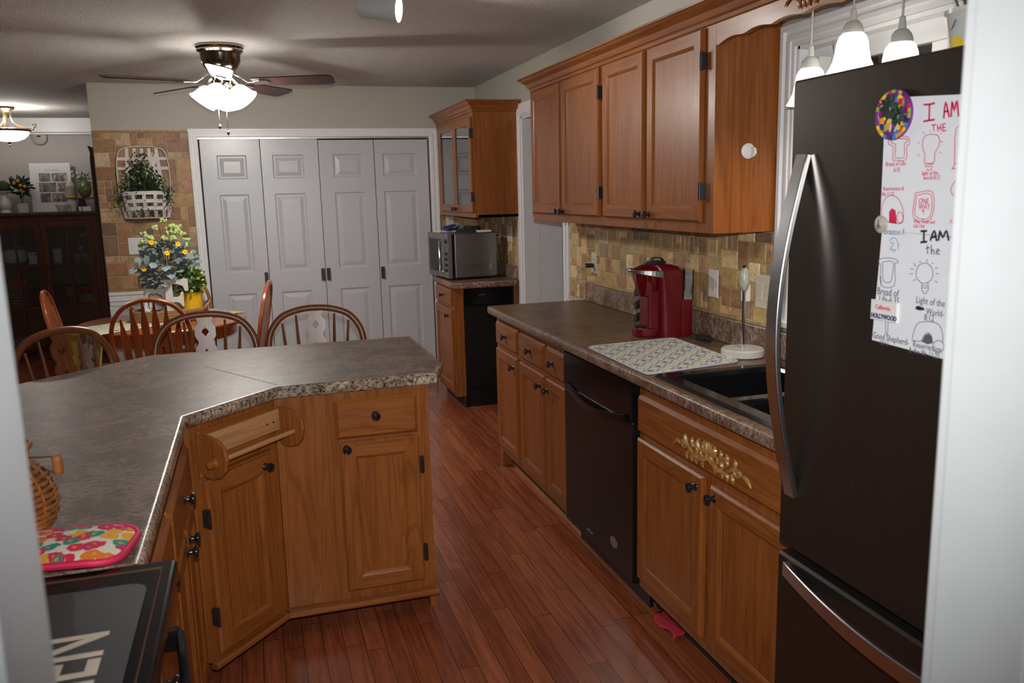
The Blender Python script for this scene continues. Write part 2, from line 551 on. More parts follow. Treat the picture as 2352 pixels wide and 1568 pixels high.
# ---------------------------------------------------------------- mesh helpers
class MB:
    def __init__(s):
        s.bm = bmesh.new()
        s.mi = 0

    def _f(s, vs):
        try:
            f = s.bm.faces.new(vs)
            f.material_index = s.mi
            return f
        except ValueError:
            return None

    def box(s, x0, x1, y0, y1, z0, z1, rot=None, piv=None):
        if x0 > x1: x0, x1 = x1, x0
        if y0 > y1: y0, y1 = y1, y0
        if z0 > z1: z0, z1 = z1, z0
        v = [Vector((x, y, z)) for x in (x0, x1) for y in (y0, y1) for z in (z0, z1)]
        if rot:
            p = Vector(piv) if piv else Vector(((x0 + x1) / 2, (y0 + y1) / 2, (z0 + z1) / 2))
            v = [p + rot @ (q - p) for q in v]
        b = [s.bm.verts.new(q) for q in v]
        for f in ((0, 1, 3, 2), (4, 6, 7, 5), (0, 4, 5, 1), (2, 3, 7, 6), (0, 2, 6, 4), (1, 5, 7, 3)):
            s._f([b[i] for i in f])
        return s

    def loop_rings(s, rings, close=True, cap0=True, cap1=True):
        rv = [[s.bm.verts.new(p) for p in r] for r in rings]
        n = len(rv[0])
        for a, b in zip(rv, rv[1:]):
            for i in range(n if close else n - 1):
                s._f([a[i], a[(i + 1) % n], b[(i + 1) % n], b[i]])
        if cap0: s._f(list(reversed(rv[0])))
        if cap1: s._f(rv[-1])
        return s

    def lathe(s, prof, o=(0, 0, 0), ax=(0, 0, 1), n=24, cap0=True, cap1=True, sx=1.0):
        o = Vector(o)
        q = Vector((0, 0, 1)).rotation_difference(Vector(ax))
        rings = []
        for r, h in prof:
            r = max(r, 0.0004)
            rings.append([o + q @ Vector((r * math.cos(2 * PI * i / n) * sx, r * math.sin(2 * PI * i / n), h)) for i in range(n)])
        return s.loop_rings(rings, True, cap0, cap1)

    def tube(s, pts, r, n=8, ry=None, upv=None, closed=False):
        pts = [Vector(p) for p in pts]
        m = len(pts)
        rs = r if isinstance(r, (list, tuple)) else [r] * m
        rings = []
        prev = None
        for i, p in enumerate(pts):
            if closed:
                t = pts[(i + 1) % m] - pts[i - 1]
            else:
                t = pts[min(i + 1, m - 1)] - pts[max(i - 1, 0)]
            if t.length < 1e-9: t = Vector((0, 0, 1))
            t.normalize()
            u = Vector(upv) if upv else (prev if prev else (Vector((0, 0, 1)) if abs(t.z) < 0.9 else Vector((1, 0, 0))))
            u = (u - t * u.dot(t))
            if u.length < 1e-6: u = t.orthogonal()
            u.normalize()
            prev = u
            w_ = t.cross(u)
            k = (ry / rs[i]) if (ry and rs[i]) else 1.0
            rings.append([p + u * (math.cos(2 * PI * j / n) * rs[i]) + w_ * (math.sin(2 * PI * j / n) * rs[i] * k) for j in range(n)])
        if closed:
            rings.append(rings[0])
            return s.loop_rings(rings, True, False, False)
        return s.loop_rings(rings)

    def rtube(s, pts, a, b, upv):
        """rectangular section sweep: a = size along upv, b = size across"""
        pts = [Vector(p) for p in pts]
        m = len(pts)
        rings = []
        for i, p in enumerate(pts):
            t = (pts[min(i + 1, m - 1)] - pts[max(i - 1, 0)]).normalized()
            u = Vector(upv)
            u = (u - t * u.dot(t)).normalized()
            w_ = t.cross(u)
            A = (a[i] if isinstance(a, (list, tuple)) else a) / 2
            B = (b[i] if isinstance(b, (list, tuple)) else b) / 2
            rings.append([p + u * A + w_ * B, p + u * A - w_ * B, p - u * A - w_ * B, p - u * A + w_ * B])
        return s.loop_rings(rings)

    def prism(s, poly, z0, z1, M=None):
        """polygon in local xy extruded z0..z1, optional matrix"""
        a = [Vector((x, y, z0)) for x, y in poly]
        b = [Vector((x, y, z1)) for x, y in poly]
        if M is not None:
            a = [M @ p for p in a]
            b = [M @ p for p in b]
        return s.loop_rings([a, b])

    def sphere(s, c, r, n=12, sc=(1, 1, 1)):
        m = max(4, n // 2)
        prof = [(math.sin(PI * i / m), -math.cos(PI * i / m)) for i in range(m + 1)]
        c = Vector(c)
        rings = [[c + Vector((max(pr, 0.01) * r * math.cos(2 * PI * j / n) * sc[0], max(pr, 0.01) * r * math.sin(2 * PI * j / n) * sc[1], ph * r * sc[2])) for j in range(n)] for pr, ph in prof]
        return s.loop_rings(rings)

    def leaf(s, p, d, nrm, L, Wd, fold=0.25):
        p, d, nrm = Vector(p), Vector(d).normalized(), Vector(nrm)
        nrm = (nrm - d * nrm.dot(d))
        if nrm.length < 1e-4: nrm = d.orthogonal()
        nrm.normalize()
        sd = d.cross(nrm)
        pts = [(0, 0, 0), (0.3, 0.42, fold * .4), (0.65, 0.45, fold * .3), (1, 0, 0), (0.65, -0.45, fold * .3), (0.3, -0.42, fold * .4)]
        v = [s.bm.verts.new(p + d * (a * L) + sd * (b * Wd) + nrm * (c * Wd)) for a, b, c in pts]
        m1 = s.bm.verts.new(p + d * (0.48 * L))
        for i in range(6):
            s._f([v[i], v[(i + 1) % 6], m1])
        return s

    def quad(s, a, b, c, d):
        s._f([s.bm.verts.new(Vector(q)) for q in (a, b, c, d)])
        return s

    def panelled(s, x0, x1, z0, z1, y, panels, rings, hmat=None, back=None, edge=0.0, capback=True):
        """plate front at y (facing -y); panels = rects that get nested rings [(inset, dy)], last filled.
        edge = chamfer at the outer rim; back = y of the back face."""
        xs = sorted({x0, x1} | {p[0] for p in panels} | {p[1] for p in panels})
        zs = sorted({z0, z1} | {p[2] for p in panels} | {p[3] for p in panels})
        e = edge
        X0, X1, Z0, Z1 = x0 + e, x1 - e, z0 + e, z1 - e
        xs[0], xs[-1], zs[0], zs[-1] = X0, X1, Z0, Z1
        vc = {}

        def V(i, j):
            if (i, j) not in vc:
                vc[(i, j)] = s.bm.verts.new((xs[i], y, zs[j]))
            return vc[(i, j)]
        mi = s.mi
        pcols = {(round(p[0], 5), round(p[1], 5)) for p in panels}
        for i in range(len(xs) - 1):
            for j in range(len(zs) - 1):
                cx, cz = (xs[i] + xs[i + 1]) / 2, (zs[j] + zs[j + 1]) / 2
                if any(p[0] < cx < p[1] and p[2] < cz < p[3] for p in panels):
                    continue
                if hmat is not None and any(p[0] < cx < p[1] for p in panels):
                    s.mi = hmat
                s._f([V(i, j), V(i + 1, j), V(i + 1, j + 1), V(i, j + 1)])
                s.mi = mi
        for p in panels:
            prev = [Vector((p[0], y, p[2])), Vector((p[1], y, p[2])), Vector((p[1], y, p[3])), Vector((p[0], y, p[3]))]
            pv = [s.bm.verts.new(q) for q in prev]
            for ins, dy in rings:
                cur = [Vector((p[0] + ins, y + dy, p[2] + ins)), Vector((p[1] - ins, y + dy, p[2] + ins)), Vector((p[1] - ins, y + dy, p[3] - ins)), Vector((p[0] + ins, y + dy, p[3] - ins))]
                cv = [s.bm.verts.new(q) for q in cur]
                for k in range(4):
                    if hmat is not None and k in (0, 2): s.mi = hmat
                    s._f([pv[k], pv[(k + 1) % 4], cv[(k + 1) % 4], cv[k]])
                    s.mi = mi
                pv = cv
            s._f(pv)
        if back is not None:
            f = [Vector((X0, y, Z0)), Vector((X1, y, Z0)), Vector((X1, y, Z1)), Vector((X0, y, Z1))]
            g = [Vector((x0, y + e, z0)), Vector((x1, y + e, z0)), Vector((x1, y + e, z1)), Vector((x0, y + e, z1))]
            h = [Vector((q.x, back, q.z)) for q in g]
            rs = ([f, g, h] if e > 0 else [f, h])
            vv = [[s.bm.verts.new(q) for q in r] for r in rs]
            for a, b in zip(vv, vv[1:]):
                for k in range(4):
                    s._f([a[k], b[k], b[(k + 1) % 4], a[(k + 1) % 4]])
            if capback: s._f(list(reversed(vv[-1])))
        return s


def obj(name, mb, mats, parent=None, smooth=False, bevel=0.0, label=None, loc=None, rot=None, seg=2):
    bm = mb.bm
    bmesh.ops.remove_doubles(bm, verts=bm.verts, dist=1e-6)
    bmesh.ops.recalc_face_normals(bm, faces=bm.faces)
    me = bpy.data.meshes.new(name)
    bm.to_mesh(me)
    bm.free()
    for m in (mats if isinstance(mats, (list, tuple)) else [mats]):
        me.materials.append(MATS[m])
    if smooth:
        me.shade_smooth()
        try:
            me.set_sharp_from_angle(angle=math.radians(smooth if smooth is not True else 40))
        except Exception:
            pass
    o = bpy.data.objects.new(name, me)
    COL.objects.link(o)
    if parent: o.parent = parent
    if loc: o.location = loc
    if rot: o.rotation_euler = rot
    if bevel:
        b = o.modifiers.new('bevel', 'BEVEL')
        b.width = bevel
        b.segments = seg
        b.limit_method = 'ANGLE'
        b.angle_limit = math.radians(50)
    if label: o['label'] = label
    return o


def thing(name, label, cat, loc=(0, 0, 0), rz=0.0, group=None):
    o = bpy.data.objects.new(name, None)
    COL.objects.link(o)
    o.empty_display_size = 0.05
    o.location = loc
    o.rotation_euler = (0, 0, rz)
    o['label'] = label
    o['category'] = cat
    if group: o['group'] = group
    return o


def tag(o, label, cat, group=None, kind=None):
    o['label'] = label
    o['category'] = cat
    if group: o['group'] = group
    if kind: o['kind'] = kind
    return o


def struct(name, mb, mats, parent=None, **kw):
    o = obj(name, mb, mats, parent, **kw)
    if not parent: o['kind'] = 'structure'
    return o


def dup(root, loc, rz, label=None, group=None):
    r = root.copy()
    COL.objects.link(r)
    r.location = loc
    r.rotation_euler = (0, 0, rz)
    if label: r['label'] = label
    if group: r['group'] = group
    for ch in list(root.children):
        c = ch.copy()
        COL.objects.link(c)
        c.parent = r
        for g in ch.children:
            d = g.copy()
            COL.objects.link(d)
            d.parent = c
    return r


def text_mesh(txt, size, M, mb_target=None, extrude=0.0006, bold=0.0, sx=1.0):
    cu = bpy.data.curves.new('t', 'FONT')
    cu.body = txt
    cu.size = size
    cu.extrude = extrude
    cu.offset = bold
    cu.resolution_u = 2
    to = bpy.data.objects.new('t', cu)
    COL.objects.link(to)
    bpy.context.view_layer.update()
    me = bpy.data.meshes.new_from_object(to)
    bpy.data.objects.remove(to)
    bpy.data.curves.remove(cu)
    me.transform(Matrix.Diagonal((sx, 1, 1, 1)))
    me.transform(M)
    mb = mb_target or MB()
    mb.bm.from_mesh(me)
    bpy.data.meshes.remove(me)
    return mb

# ---------------------------------------------------------------- room shell
XW, YF, ZC = 1.82, 6.83, 2.376      # right wall, far wall, ceiling
XL = -1.045                          # free end of the far wall
FX0 = -3.9                           # outer left wall
struct('floor', MB().box(FX0, 1.94, -1.5, 9.82, -0.05, 0).box(1.94, 3.5, 4.6, 9.82, -0.05, 0), 'floor_strips')
struct('ceiling', MB().box(FX0, 1.94, -1.5, 9.82, ZC, ZC + 0.06).box(1.94, 3.5, 4.6, 9.82, ZC, ZC + 0.06), 'ceiling_popcorn')
DOPEN0, DOPEN1, DTOP = -0.330, 1.428, 1.992
mb = MB()
mb.box(XL, DOPEN0, YF, YF + .12, 0, ZC)
mb.box(DOPEN0, DOPEN1, YF, YF + .12, DTOP, ZC)
mb.box(DOPEN1, XW + .12, YF, YF + .12, 0, ZC)
struct('wall_back', mb, 'wall_paint')
mb = MB()
mb.box(DOPEN0 - .1, DOPEN1 + .1, YF + .72, YF + .76, 0, ZC)
mb.box(DOPEN0 - .14, DOPEN0 - .1, YF + .12, YF + .76, 0, ZC)
mb.box(DOPEN1 + .1, DOPEN1 + .14, YF + .12, YF + .76, 0, ZC)
struct('wall_closet', mb, 'hall_paint')
# right wall with a doorway and a window
RY0, RY1, RTOP = 4.80, 5.62, 2.04
WY0, WY1, WZ0, WZ1 = 1.42, 2.55, 1.06, 2.00
mb = MB()
mb.box(XW, XW + .12, RY1, YF, 0, ZC)
mb.box(XW, XW + .12, RY0, RY1, RTOP, ZC)
mb.box(XW, XW + .12, WY1, RY0, 0, ZC)
mb.box(XW, XW + .12, WY0, WY1, 0, WZ0)
mb.box(XW, XW + .12, WY0, WY1, WZ1, ZC)
mb.box(XW, XW + .12, .6, WY0, 0, ZC)
struct('wall_right', mb, 'wall_paint')
struct('wall_dining', MB().box(FX0, .6, 9.70, 9.82, 0, ZC), 'dining_paint')
struct('wall_left', MB().box(FX0 - .1, FX0, .5, 9.82, 0, ZC), 'wall_paint')
JL, JR = -0.151, 0.603
mb = MB()
mb.box(FX0, JL - .018, .505, .595, 0, ZC)
mb.box(JR + .018, XW + .12, .505, .595, 0, ZC)
mb.box(JL - .018, JR + .018, .505, .595, 2.06, ZC)
struct('wall_front', mb, 'wall_paint')
mb = MB()
mb.box(XW + .12, 3.4, 7.30, 7.40, 0, ZC)
mb.box(3.4, 3.5, 4.6, 7.4, 0, ZC)
mb.box(XW + .12, 3.4, 4.6, 4.7, 0, ZC)
struct('wall_hall', mb, 'hall_paint')


def casing_profile(mb, x0, x1, y0, y1, z0, z1):
    mb.box(x0, x1, y0, y1, z0, z1)


# jambs and casing of the doorway the photographer stands in
def doorway_jamb(x_in, sgn, name):
    mb = MB()
    mb.box(x_in, x_in - sgn * .018, .5, .6, 0, 2.06)
    mb.box(x_in - sgn * .006, x_in - sgn * .07, .484, .5, 0, 2.1)
    mb.box(x_in - sgn * .006, x_in - sgn * .07, .6, .616, 0, 2.1)
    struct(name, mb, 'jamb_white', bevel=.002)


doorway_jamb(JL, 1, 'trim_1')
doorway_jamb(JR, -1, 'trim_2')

# closet casing: stepped moulding
mb = MB()
for d, (a, b) in zip((.012, .018, .024), ((0, .062), (.008, .03), (.044, .062))):
    mb.box(DOPEN0 - .0 - b, DOPEN0 - a, YF - d, YF, 0, DTOP + a)
    mb.box(DOPEN1 + a, DOPEN1 + b, YF - d, YF, 0, DTOP + a)
    mb.box(DOPEN0 - b, DOPEN1 + b, YF - d, YF, DTOP + a, DTOP + b)
struct('trim_3', mb, 'white_trim', bevel=.003)
# track above the folding doors
struct('trim_4', MB().box(DOPEN0, DOPEN1, YF + .02, YF + .045, DTOP - .012, DTOP), 'brushed_steel')

# four folding leaves, three raised panels each
LW_ = (DOPEN1 - DOPEN0 - .016) / 4
rings = [(.010, .008), (.020, .008), (.048, .001)]
hx = {0: .438 - .016, 1: .438 - .025, 2: .022, 3: .022}
fold = [0.010, -0.012, 0.012, -0.010]
for k in range(4):
    x0 = DOPEN0 + .008 + k * LW_
    z1 = DTOP - (.014 if k < 2 else .022)
    mb = MB()
    px0, px1 = .115, LW_ - .105
    if k == 1: px0, px1 = .085, LW_ - .115
    if k == 2: px0, px1 = .110, LW_ - .09
    if k == 3: px0, px1 = .065, LW_ - .10
    pz = [(.235, .80), (.965, 1.565), (1.68, 1.86)]
    mb.panelled(.002, LW_ - .002, .012, z1, 0, [(px0, px1, a, b) for a, b in pz], rings, back=.035, edge=.002)
    d = struct('door_%d' % (k + 1), mb, 'white_door', loc=(x0, YF + .022, 0), rot=(0, 0, fold[k] * (1)))
    hz = (.865 if k in (0, 3) else .875)
    h = MB()
    hxk = {0: LW_ - .022, 1: LW_ - .022, 2: .022, 3: .022}[k]
    h.box(hxk - .014, hxk + .014, -.012, 0, hz + .0, hz + .095)
    h.box(hxk - .010, hxk + .010, -.024, -.018, hz + .004, hz + .091)
    h.box(hxk - .008, hxk + .008, -.018, -.012, hz + .006, hz + .018)
    h.box(hxk - .008, hxk + .008, -.018, -.012, hz + .077, hz + .089)
    obj('door_handle', h, 'black_metal', d, label='black pull handle')

# tiled part of the far wall, and of the right wall
TPAL = [(0.42, 0.25, 0.12), (0.34, 0.18, 0.085), (0.50, 0.33, 0.17), (0.29, 0.145, 0.07), (0.40, 0.20, 0.11),
        (0.56, 0.42, 0.27), (0.24, 0.15, 0.09), (0.46, 0.27, 0.11)]
TPAL2 = [(0.46, 0.31, 0.14), (0.42, 0.24, 0.12), (0.52, 0.38, 0.19), (0.34, 0.19, 0.09), (0.44, 0.30, 0.13),
         (0.58, 0.46, 0.27), (0.24, 0.17, 0.11), (0.48, 0.33, 0.16), (0.37, 0.26, 0.12)]


def tile_field(mb, a0, a1, z0, z1, u, P, pal, seed, gain=1.0):
    """random ashlar packing; P(a, z, d) gives the world point"""
    rnd = random.Random(seed)
    lay = mb.bm.loops.layers.float_color.get('stone') or mb.bm.loops.layers.float_color.new('stone')
    nx, nz = int(math.ceil((a1 - a0) / u)), int(math.ceil((z1 - z0) / u))
    used = [[False] * nz for _ in range(nx)]
    sizes = [(2, 2), (3, 2), (2, 3), (2, 1), (1, 2), (1, 1), (2, 2), (3, 2)]
    for j in range(nz):
        for i in range(nx):
            if used[i][j]: continue
            opt = sizes[:]
            rnd.shuffle(opt)
            for (sw, sh) in opt + [(1, 1)]:
                if i + sw <= nx and j + sh <= nz and all(not used[i + p][j + q] for p in range(sw) for q in range(sh)):
                    break
            for p in range(sw):
                for q in range(sh):
                    used[i + p][j + q] = True
            g = .0022
            b = .003
            xa, xb = a0 + i * u + g, min(a0 + (i + sw) * u, a1) - g
            za, zb = z0 + j * u + g, min(z0 + (j + sh) * u, z1) - g
            if xb - xa < .01 or zb - za < .01: continue
            c = list(rnd.choice(pal))
            k = rnd.uniform(.72, 1.2)
            k *= gain
            c = (c[0] * k, c[1] * k, c[2] * k, 1)
            r0 = [P(xa, za, 0), P(xb, za, 0), P(xb, zb, 0), P(xa, zb, 0)]
            r1 = [P(xa, za, .004), P(xb, za, .004), P(xb, zb, .004), P(xa, zb, .004)]
            r2 = [P(xa + b, za + b, .0065), P(xb - b, za + b, .0065), P(xb - b, zb - b, .0065), P(xa + b, zb - b, .0065)]
            rv = [[mb.bm.verts.new(p) for p in r] for r in (r0, r1, r2)]
            fs = []
            for A, B in zip(rv, rv[1:]):
                for k2 in range(4):
                    fs.append(mb._f([A[k2], A[(k2 + 1) % 4], B[(k2 + 1) % 4], B[k2]]))
            fs.append(mb._f(rv[-1]))
            for f in fs:
                for l in f.loops: l[lay] = c


mb = MB()
tile_field(mb, XL + .001, DOPEN0 - .064, .885, 2.028, .050, lambda a, z, d: Vector((a, YF - .004 - d, z)), TPAL, 3)
tf = struct('trim_5', mb, 'travertine')
struct('grout_panel', MB().box(XL + .001, DOPEN0 - .064, YF - .006, YF - .0005, .885, 2.028), 'grout', parent=tf)
mb = MB()
mb.box(XL, DOPEN0 - .063, YF - .018, YF - .0005, 2.029, 2.043)
mb.box(XL, DOPEN0 - .063, YF - .018, YF - .0005, .872, .884)
obj('edge_strip', mb, 'antique_gold', tf, bevel=.002)
mb = MB()
tile_field(mb, -4.70, -WY1 - .085, 1.022, 1.366, .038, lambda a, z, d: Vector((XW - .004 - d, -a, z)), TPAL2, 11, 1.4)
tile_field(mb, -WY1 - .085, -1.64, 1.022, WZ0 - .06, .038, lambda a, z, d: Vector((XW - .004 - d, -a, z)), TPAL2, 12, 1.4)
tile_field(mb, -4.70, -4.43, .916, 1.022, .038, lambda a, z, d: Vector((XW - .004 - d, -a, z)), TPAL2, 13, 1.4)
tr_ = struct('trim_6', mb, 'travertine')
m2 = MB()
m2.box(XW - .006, XW - .0005, WY1 + .085, 4.70, .914, 1.366)
m2.box(XW - .006, XW - .0005, 1.64, WY1 + .085, .914, WZ0 - .06)
obj('grout_panel', m2, 'grout', tr_)
m2 = MB()
m2.box(XW - .020, XW - .0065, 1.64, 4.43, 1.0165, 1.032)
m2.box(XW - .020, XW - .0065, 4.425, 4.438, .916, 1.032)
obj('pencil_strip', m2, 'stone_strip', tr_, bevel=.003)
mb = MB()
tile_field(mb, -6.82, -5.745, .916, 1.37, .038, lambda a, z, d: Vector((XW - .004 - d, -a, z)), TPAL2, 21, 1.2)
tile_field(mb, DOPEN1 + .065, XW - .012, .916, 1.37, .050, lambda a, z, d: Vector((a, YF - .004 - d, z)), TPAL2, 22, 1.2)
t7 = struct('trim_7', mb, 'travertine')
m2 = MB()
m2.box(XW - .006, XW - .0005, 5.745, 6.825, .914, 1.366)
m2.box(DOPEN1 + .065, XW - .006, YF - .006, YF - .0005, .914, 1.366)
obj('grout_panel', m2, 'grout', t7)

# chair rail + wainscot under the far tile
mb = MB()
for z0, z1, d in ((.845, .870, .03), (.80, .845, .022), (.765, .80, .014)):
    mb.box(XL, DOPEN0 - .063, YF - d, YF - .0005, z0, z1)
mb.box(XL - .004, DOPEN0 - .063, YF - .008, YF - .0005, 0, .765)
struct('trim_8', mb, 'white_trim', bevel=.003)
struct('baseboard_back', MB().box(XL, DOPEN0 - .063, YF - .022, YF - .008, 0, .09), 'white_trim', bevel=.003)
# dining room crown band
mb = MB()
mb.box(FX0, .6, 9.62, 9.70, 2.235, ZC - .0005)
mb.box(FX0, .6, 9.655, 9.70, 2.215, 2.235)
struct('trim_9', mb, 'white_trim', bevel=.004)

# hall doorway casing, and its door standing open
mb = MB()
for d, (a, b) in zip((.012, .019), ((0, .085), (.012, .05))):
    mb.box(XW - d, XW, RY1 + a, RY1 + b, 0, RTOP + a)
    mb.box(XW - d, XW, RY0 - b, RY0 - a, 0, RTOP + a)
    mb.box(XW - d, XW, RY0 - b, RY1 + b, RTOP + a, RTOP + b)
mb.box(XW, XW + .12, RY1, RY1 - .016, 0, RTOP)
mb.box(XW, XW + .12, RY0, RY0 + .016, 0, RTOP)
mb.box(XW, XW + .12, RY0, RY1, RTOP - .016, RTOP)
struct('trim_10', mb, 'white_trim', bevel=.002)
struct('trim_11', MB().box(XW + .1205, 2.105, RY1 - .016, RY1 + .10, 0, ZC), 'white_trim')

# window over the sink: casing, jamb liner, sash, glass
mb = MB()
for d, (a, b) in zip((.012, .022, .017), ((0, .072), (.052, .072), (.018, .036))):
    mb.box(XW - d, XW, WY1 + a, WY1 + b, WZ0 - a, WZ1 + a)
    mb.box(XW - d, XW, WY0 - b, WY0 - a, WZ0 - a, WZ1 + a)
    mb.box(XW - d, XW, WY0 - b, WY1 + b, WZ1 + a, WZ1 + b)
mb.box(XW - .045, XW, WY0 - .075, WY1 + .075, WZ0 - .022, WZ0)
w1 = struct('window_1', mb, 'white_trim', bevel=.003)
m2 = MB()
m2.box(XW, XW + .115, WY1 - .014, WY1, WZ0, WZ1)
m2.box(XW, XW + .115, WY0, WY0 + .014, WZ0, WZ1)
m2.box(XW, XW + .115, WY0, WY1, WZ1 - .014, WZ1)
m2.box(XW, XW + .115, WY0, WY1, WZ0, WZ0 + .014)
obj('window_frame', m2, 'white_trim', w1, bevel=.002)
m2 = MB()
xs_, ye, yo = XW + .055, WY1 - .014, WY0 + .014
for (a0, a1, b0, b1) in ((ye - .10, ye, WZ0 + .014, WZ1 - .014), (yo, yo + .10, WZ0 + .014, WZ1 - .014), (yo + .10, ye - .10, WZ1 - .075, WZ1 - .014), (yo + .10, ye - .10, WZ0 + .014, WZ0 + .08)):
    m2.box(xs_, xs_ + .04, a0, a1, b0, b1)
m2.box(xs_ + .005, xs_ + .035, (yo + ye) / 2 - .03, (yo + ye) / 2 + .03, WZ0 + .08, WZ1 - .075)
obj('sash', m2, 'white_trim', w1, bevel=.003)
m2 = MB().box(xs_ + .018, xs_ + .022, yo + .10, ye - .10, WZ0 + .08, WZ1 - .075)
obj('pane', m2, 'window_glass', w1)
m2 = MB().box(XW + .004, XW + .050, WY1 - .115, WY1 - .016, WZ0 + .016, WZ1 - .05)
obj('shutter', m2, 'white_plastic', w1, bevel=.004)

# ---------------------------------------------------------------- casework helpers
DR = [(.004, .002), (.012, .0075), (.012, .0085)]


def knob(parent, x, z, y=-.019, r=.016):
    m = MB().lathe([(r * .85, 0), (r * .8, .003), (r * .42, .006), (r * .38, .012), (r * .95, .019), (r, .023), (r * .85, .028), (r * .3, .030)], (x, y, z), (0, -1, 0), 16)
    return obj('knob', m, 'black_knob', parent, smooth=50)


def hinge(parent, x, z, y=-.019):
    m = MB().box(x - .007, x + .007, y - .004, y + .019, z - .028, z + .028)
    m.lathe([(.006, -.032), (.006, .032)], (x, y - .002, z), (0, 0, 1), 8)
    return obj('hinge', m, 'black_metal', parent, bevel=.001)


def cab_door(t, x0, x1, z0, z1, kn=None, hs=None, name='door', st=.052, glassy=False, hz=(.11, .11)):
    if not glassy:
        mb = MB().panelled(x0, x1, z0, z1, -.019, [(x0 + st, x1 - st, z0 + st, z1 - st)], DR, hmat=1, back=-.0015, edge=.007)
    else:
        mb = MB()
        mb.box(x0, x0 + st * .8, -.019, -.0015, z0, z1)
        mb.box(x1 - st * .8, x1, -.019, -.0015, z0, z1)
        mb.mi = 1
        mb.box(x0 + st * .8, x1 - st * .8, -.019, -.0015, z0, z0 + st)
        mb.box(x0 + st * .8, x1 - st * .8, -.019, -.0015, z1 - st, z1)
        mb.mi = 0
    d = obj(name, mb, ['oak_v', 'oak_h'], t, bevel=.002 if not glassy else .003)
    if glassy:
        obj('pane', MB().box(x0 + st * .8, x1 - st * .8, -.012, -.009, z0 + st, z1 - st), 'cabinet_glass', d)
    if kn: knob(d, *kn)
    if hs is not None:
        for z in (z0 + hz[0], z1 - hz[1]): hinge(d, (x1 + .006) if hs == 'R' else (x0 - .006), z)
    return d


def cab_drawer(t, x0, x1, z0, z1, kn=None, name='drawer'):
    mb = MB()
    mb.panelled(x0, x1, z0, z1, -.019, [], [], back=-.0015, edge=.012)
    d = obj(name, mb, ['oak_h'], t, bevel=.002)
    if kn is None: kn = ((x0 + x1) / 2, (z0 + z1) / 2)
    if kn: knob(d, *kn)
    return d


def carcass(t, Wd, D, z0, z1, toe=.07, stiles=(.03, .03), mats=('oak_v', 'oak_h', 'black_rubber')):
    mb = MB()
    mb.box(0, Wd, 0, D, z0, z1)
    if toe and z0 > .05:
        mb.mi = 2
        mb.box(0, Wd, toe, D, 0, z0)
        mb.mi = 0
    return obj('body', mb, list(mats), t, bevel=.0015)


# ---- right run, facing the aisle (local x runs toward the camera, local y into the wall)
RX = -PI / 2
XF = 1.268
CB = .552   # body depth
t = thing('base_cabinet', 'oak base cabinet with one drawer and one door, farthest along the sink counter', 'cabinet', (XF, 4.425, 0), RX, 'base cabinets under the sink counter')
b = MB()
b.box(0, .425, 0, CB - .006, .10, .872)
b.mi = 2; b.box(.018, .425, .07, CB - .006, 0, .10); b.mi = 0
b.prism([(0, 0), (.0, .10), (.075, .10), (.05, .075), (.045, .0)], 0, .018, Matrix(((1, 0, 0, 0), (0, 0, 1, 0), (0, 1, 0, 0), (0, 0, 0, 1))))
b.box(0, .018, .018, CB - .006, 0, .10)
obj('body', b, ['oak_v', 'oak_h', 'black_rubber'], t)
cab_drawer(t, .03, .415, .712, .842)
cab_door(t, .03, .405, .135, .692, kn=(.352, .635))
t = thing('base_cabinet', 'oak base cabinet with two drawers over two doors left of the dishwasher', 'cabinet', (XF, 4.0, 0), RX, 'base cabinets under the sink counter')
carcass(t, .685, CB - .006, .10, .872)
cab_drawer(t, .02, .395, .708, .838)
cab_drawer(t, .425, .675, .706, .836, kn=(.53, .77))
cab_door(t, .025, .40, .135, .688, kn=(.345, .63))
cab_door(t, .428, .675, .135, .686, kn=(.455, .63))
# dishwasher
t = thing('dishwasher', 'black built-in dishwasher between the oak base cabinets', 'dishwasher', (XF, 3.313, 0), RX)
DWW = .695
b = MB().box(.006, DWW - .006, .0, .50, .09, .862)
obj('body', b, 'black_panel', t)
b = MB()
b.panelled(.006, DWW - .006, .105, .715, -.024, [], [], back=-.0005, edge=.004)
dd = obj('door', b, 'black_panel', t, bevel=.002)
b = MB()
b.panelled(.006, DWW - .006, .718, .862, -.028, [], [], back=-.0005, edge=.004)
cpn = obj('control_panel', b, 'black_gloss', t, bevel=.002)
pts = [(.05 + (DWW - .10) * k / 20.0, -.034 - .012 * math.sin(PI * k / 20), .725 - .035 * math.sin(PI * k / 20)) for k in range(21)]
obj('handle', MB().rtube(pts, .03, .014, (0, 0, 1)), 'black_gloss', cpn, bevel=.003)
b = MB().box(.006, DWW - .006, .045, .06, .0, .09)
obj('toe_kick', b, 'black_satin', t)
b = text_mesh('whirlpool', .016, Matrix.Translation((.245, -.0245, .145)) @ Matrix.Rotation(PI / 2, 4, 'X'))
obj('logo_lettering', b, 'brushed_steel', t)
b = MB().lathe([(.022, 0), (.022, .001)], (.52, -.0243, .20), (0, -1, 0), 24, sx=1.5)
bd = obj('badge', b, 'brushed_steel', t, label='small oval silver badge')
# sink cabinet
t = thing('sink_cabinet', 'oak sink base with two doors and a gilded scroll ornament on its false front', 'cabinet', (XF, 2.618, 0), RX, 'base cabinets under the sink counter')
b = MB()
b.box(0, .975, 0, .006, .10, .872)
b.box(0, .018, .006, CB - .006, .10, .872); b.box(.957, .975, .006, CB - .006, .10, .872)
b.box(.018, .957, .006, CB - .006, .10, .118)
b.mi = 2; b.box(0, .975, .07, CB - .006, 0, .10); b.mi = 0
obj('body', b, ['oak_v', 'oak_h', 'black_rubber'], t)
cab_drawer(t, .012, .90, .690, .828, kn=False, name='false_front')
cab_door(t, .012, .465, .14, .670, kn=(.425, .628))
cab_door(t, .508, .93, .14, .660, kn=(.535, .628))


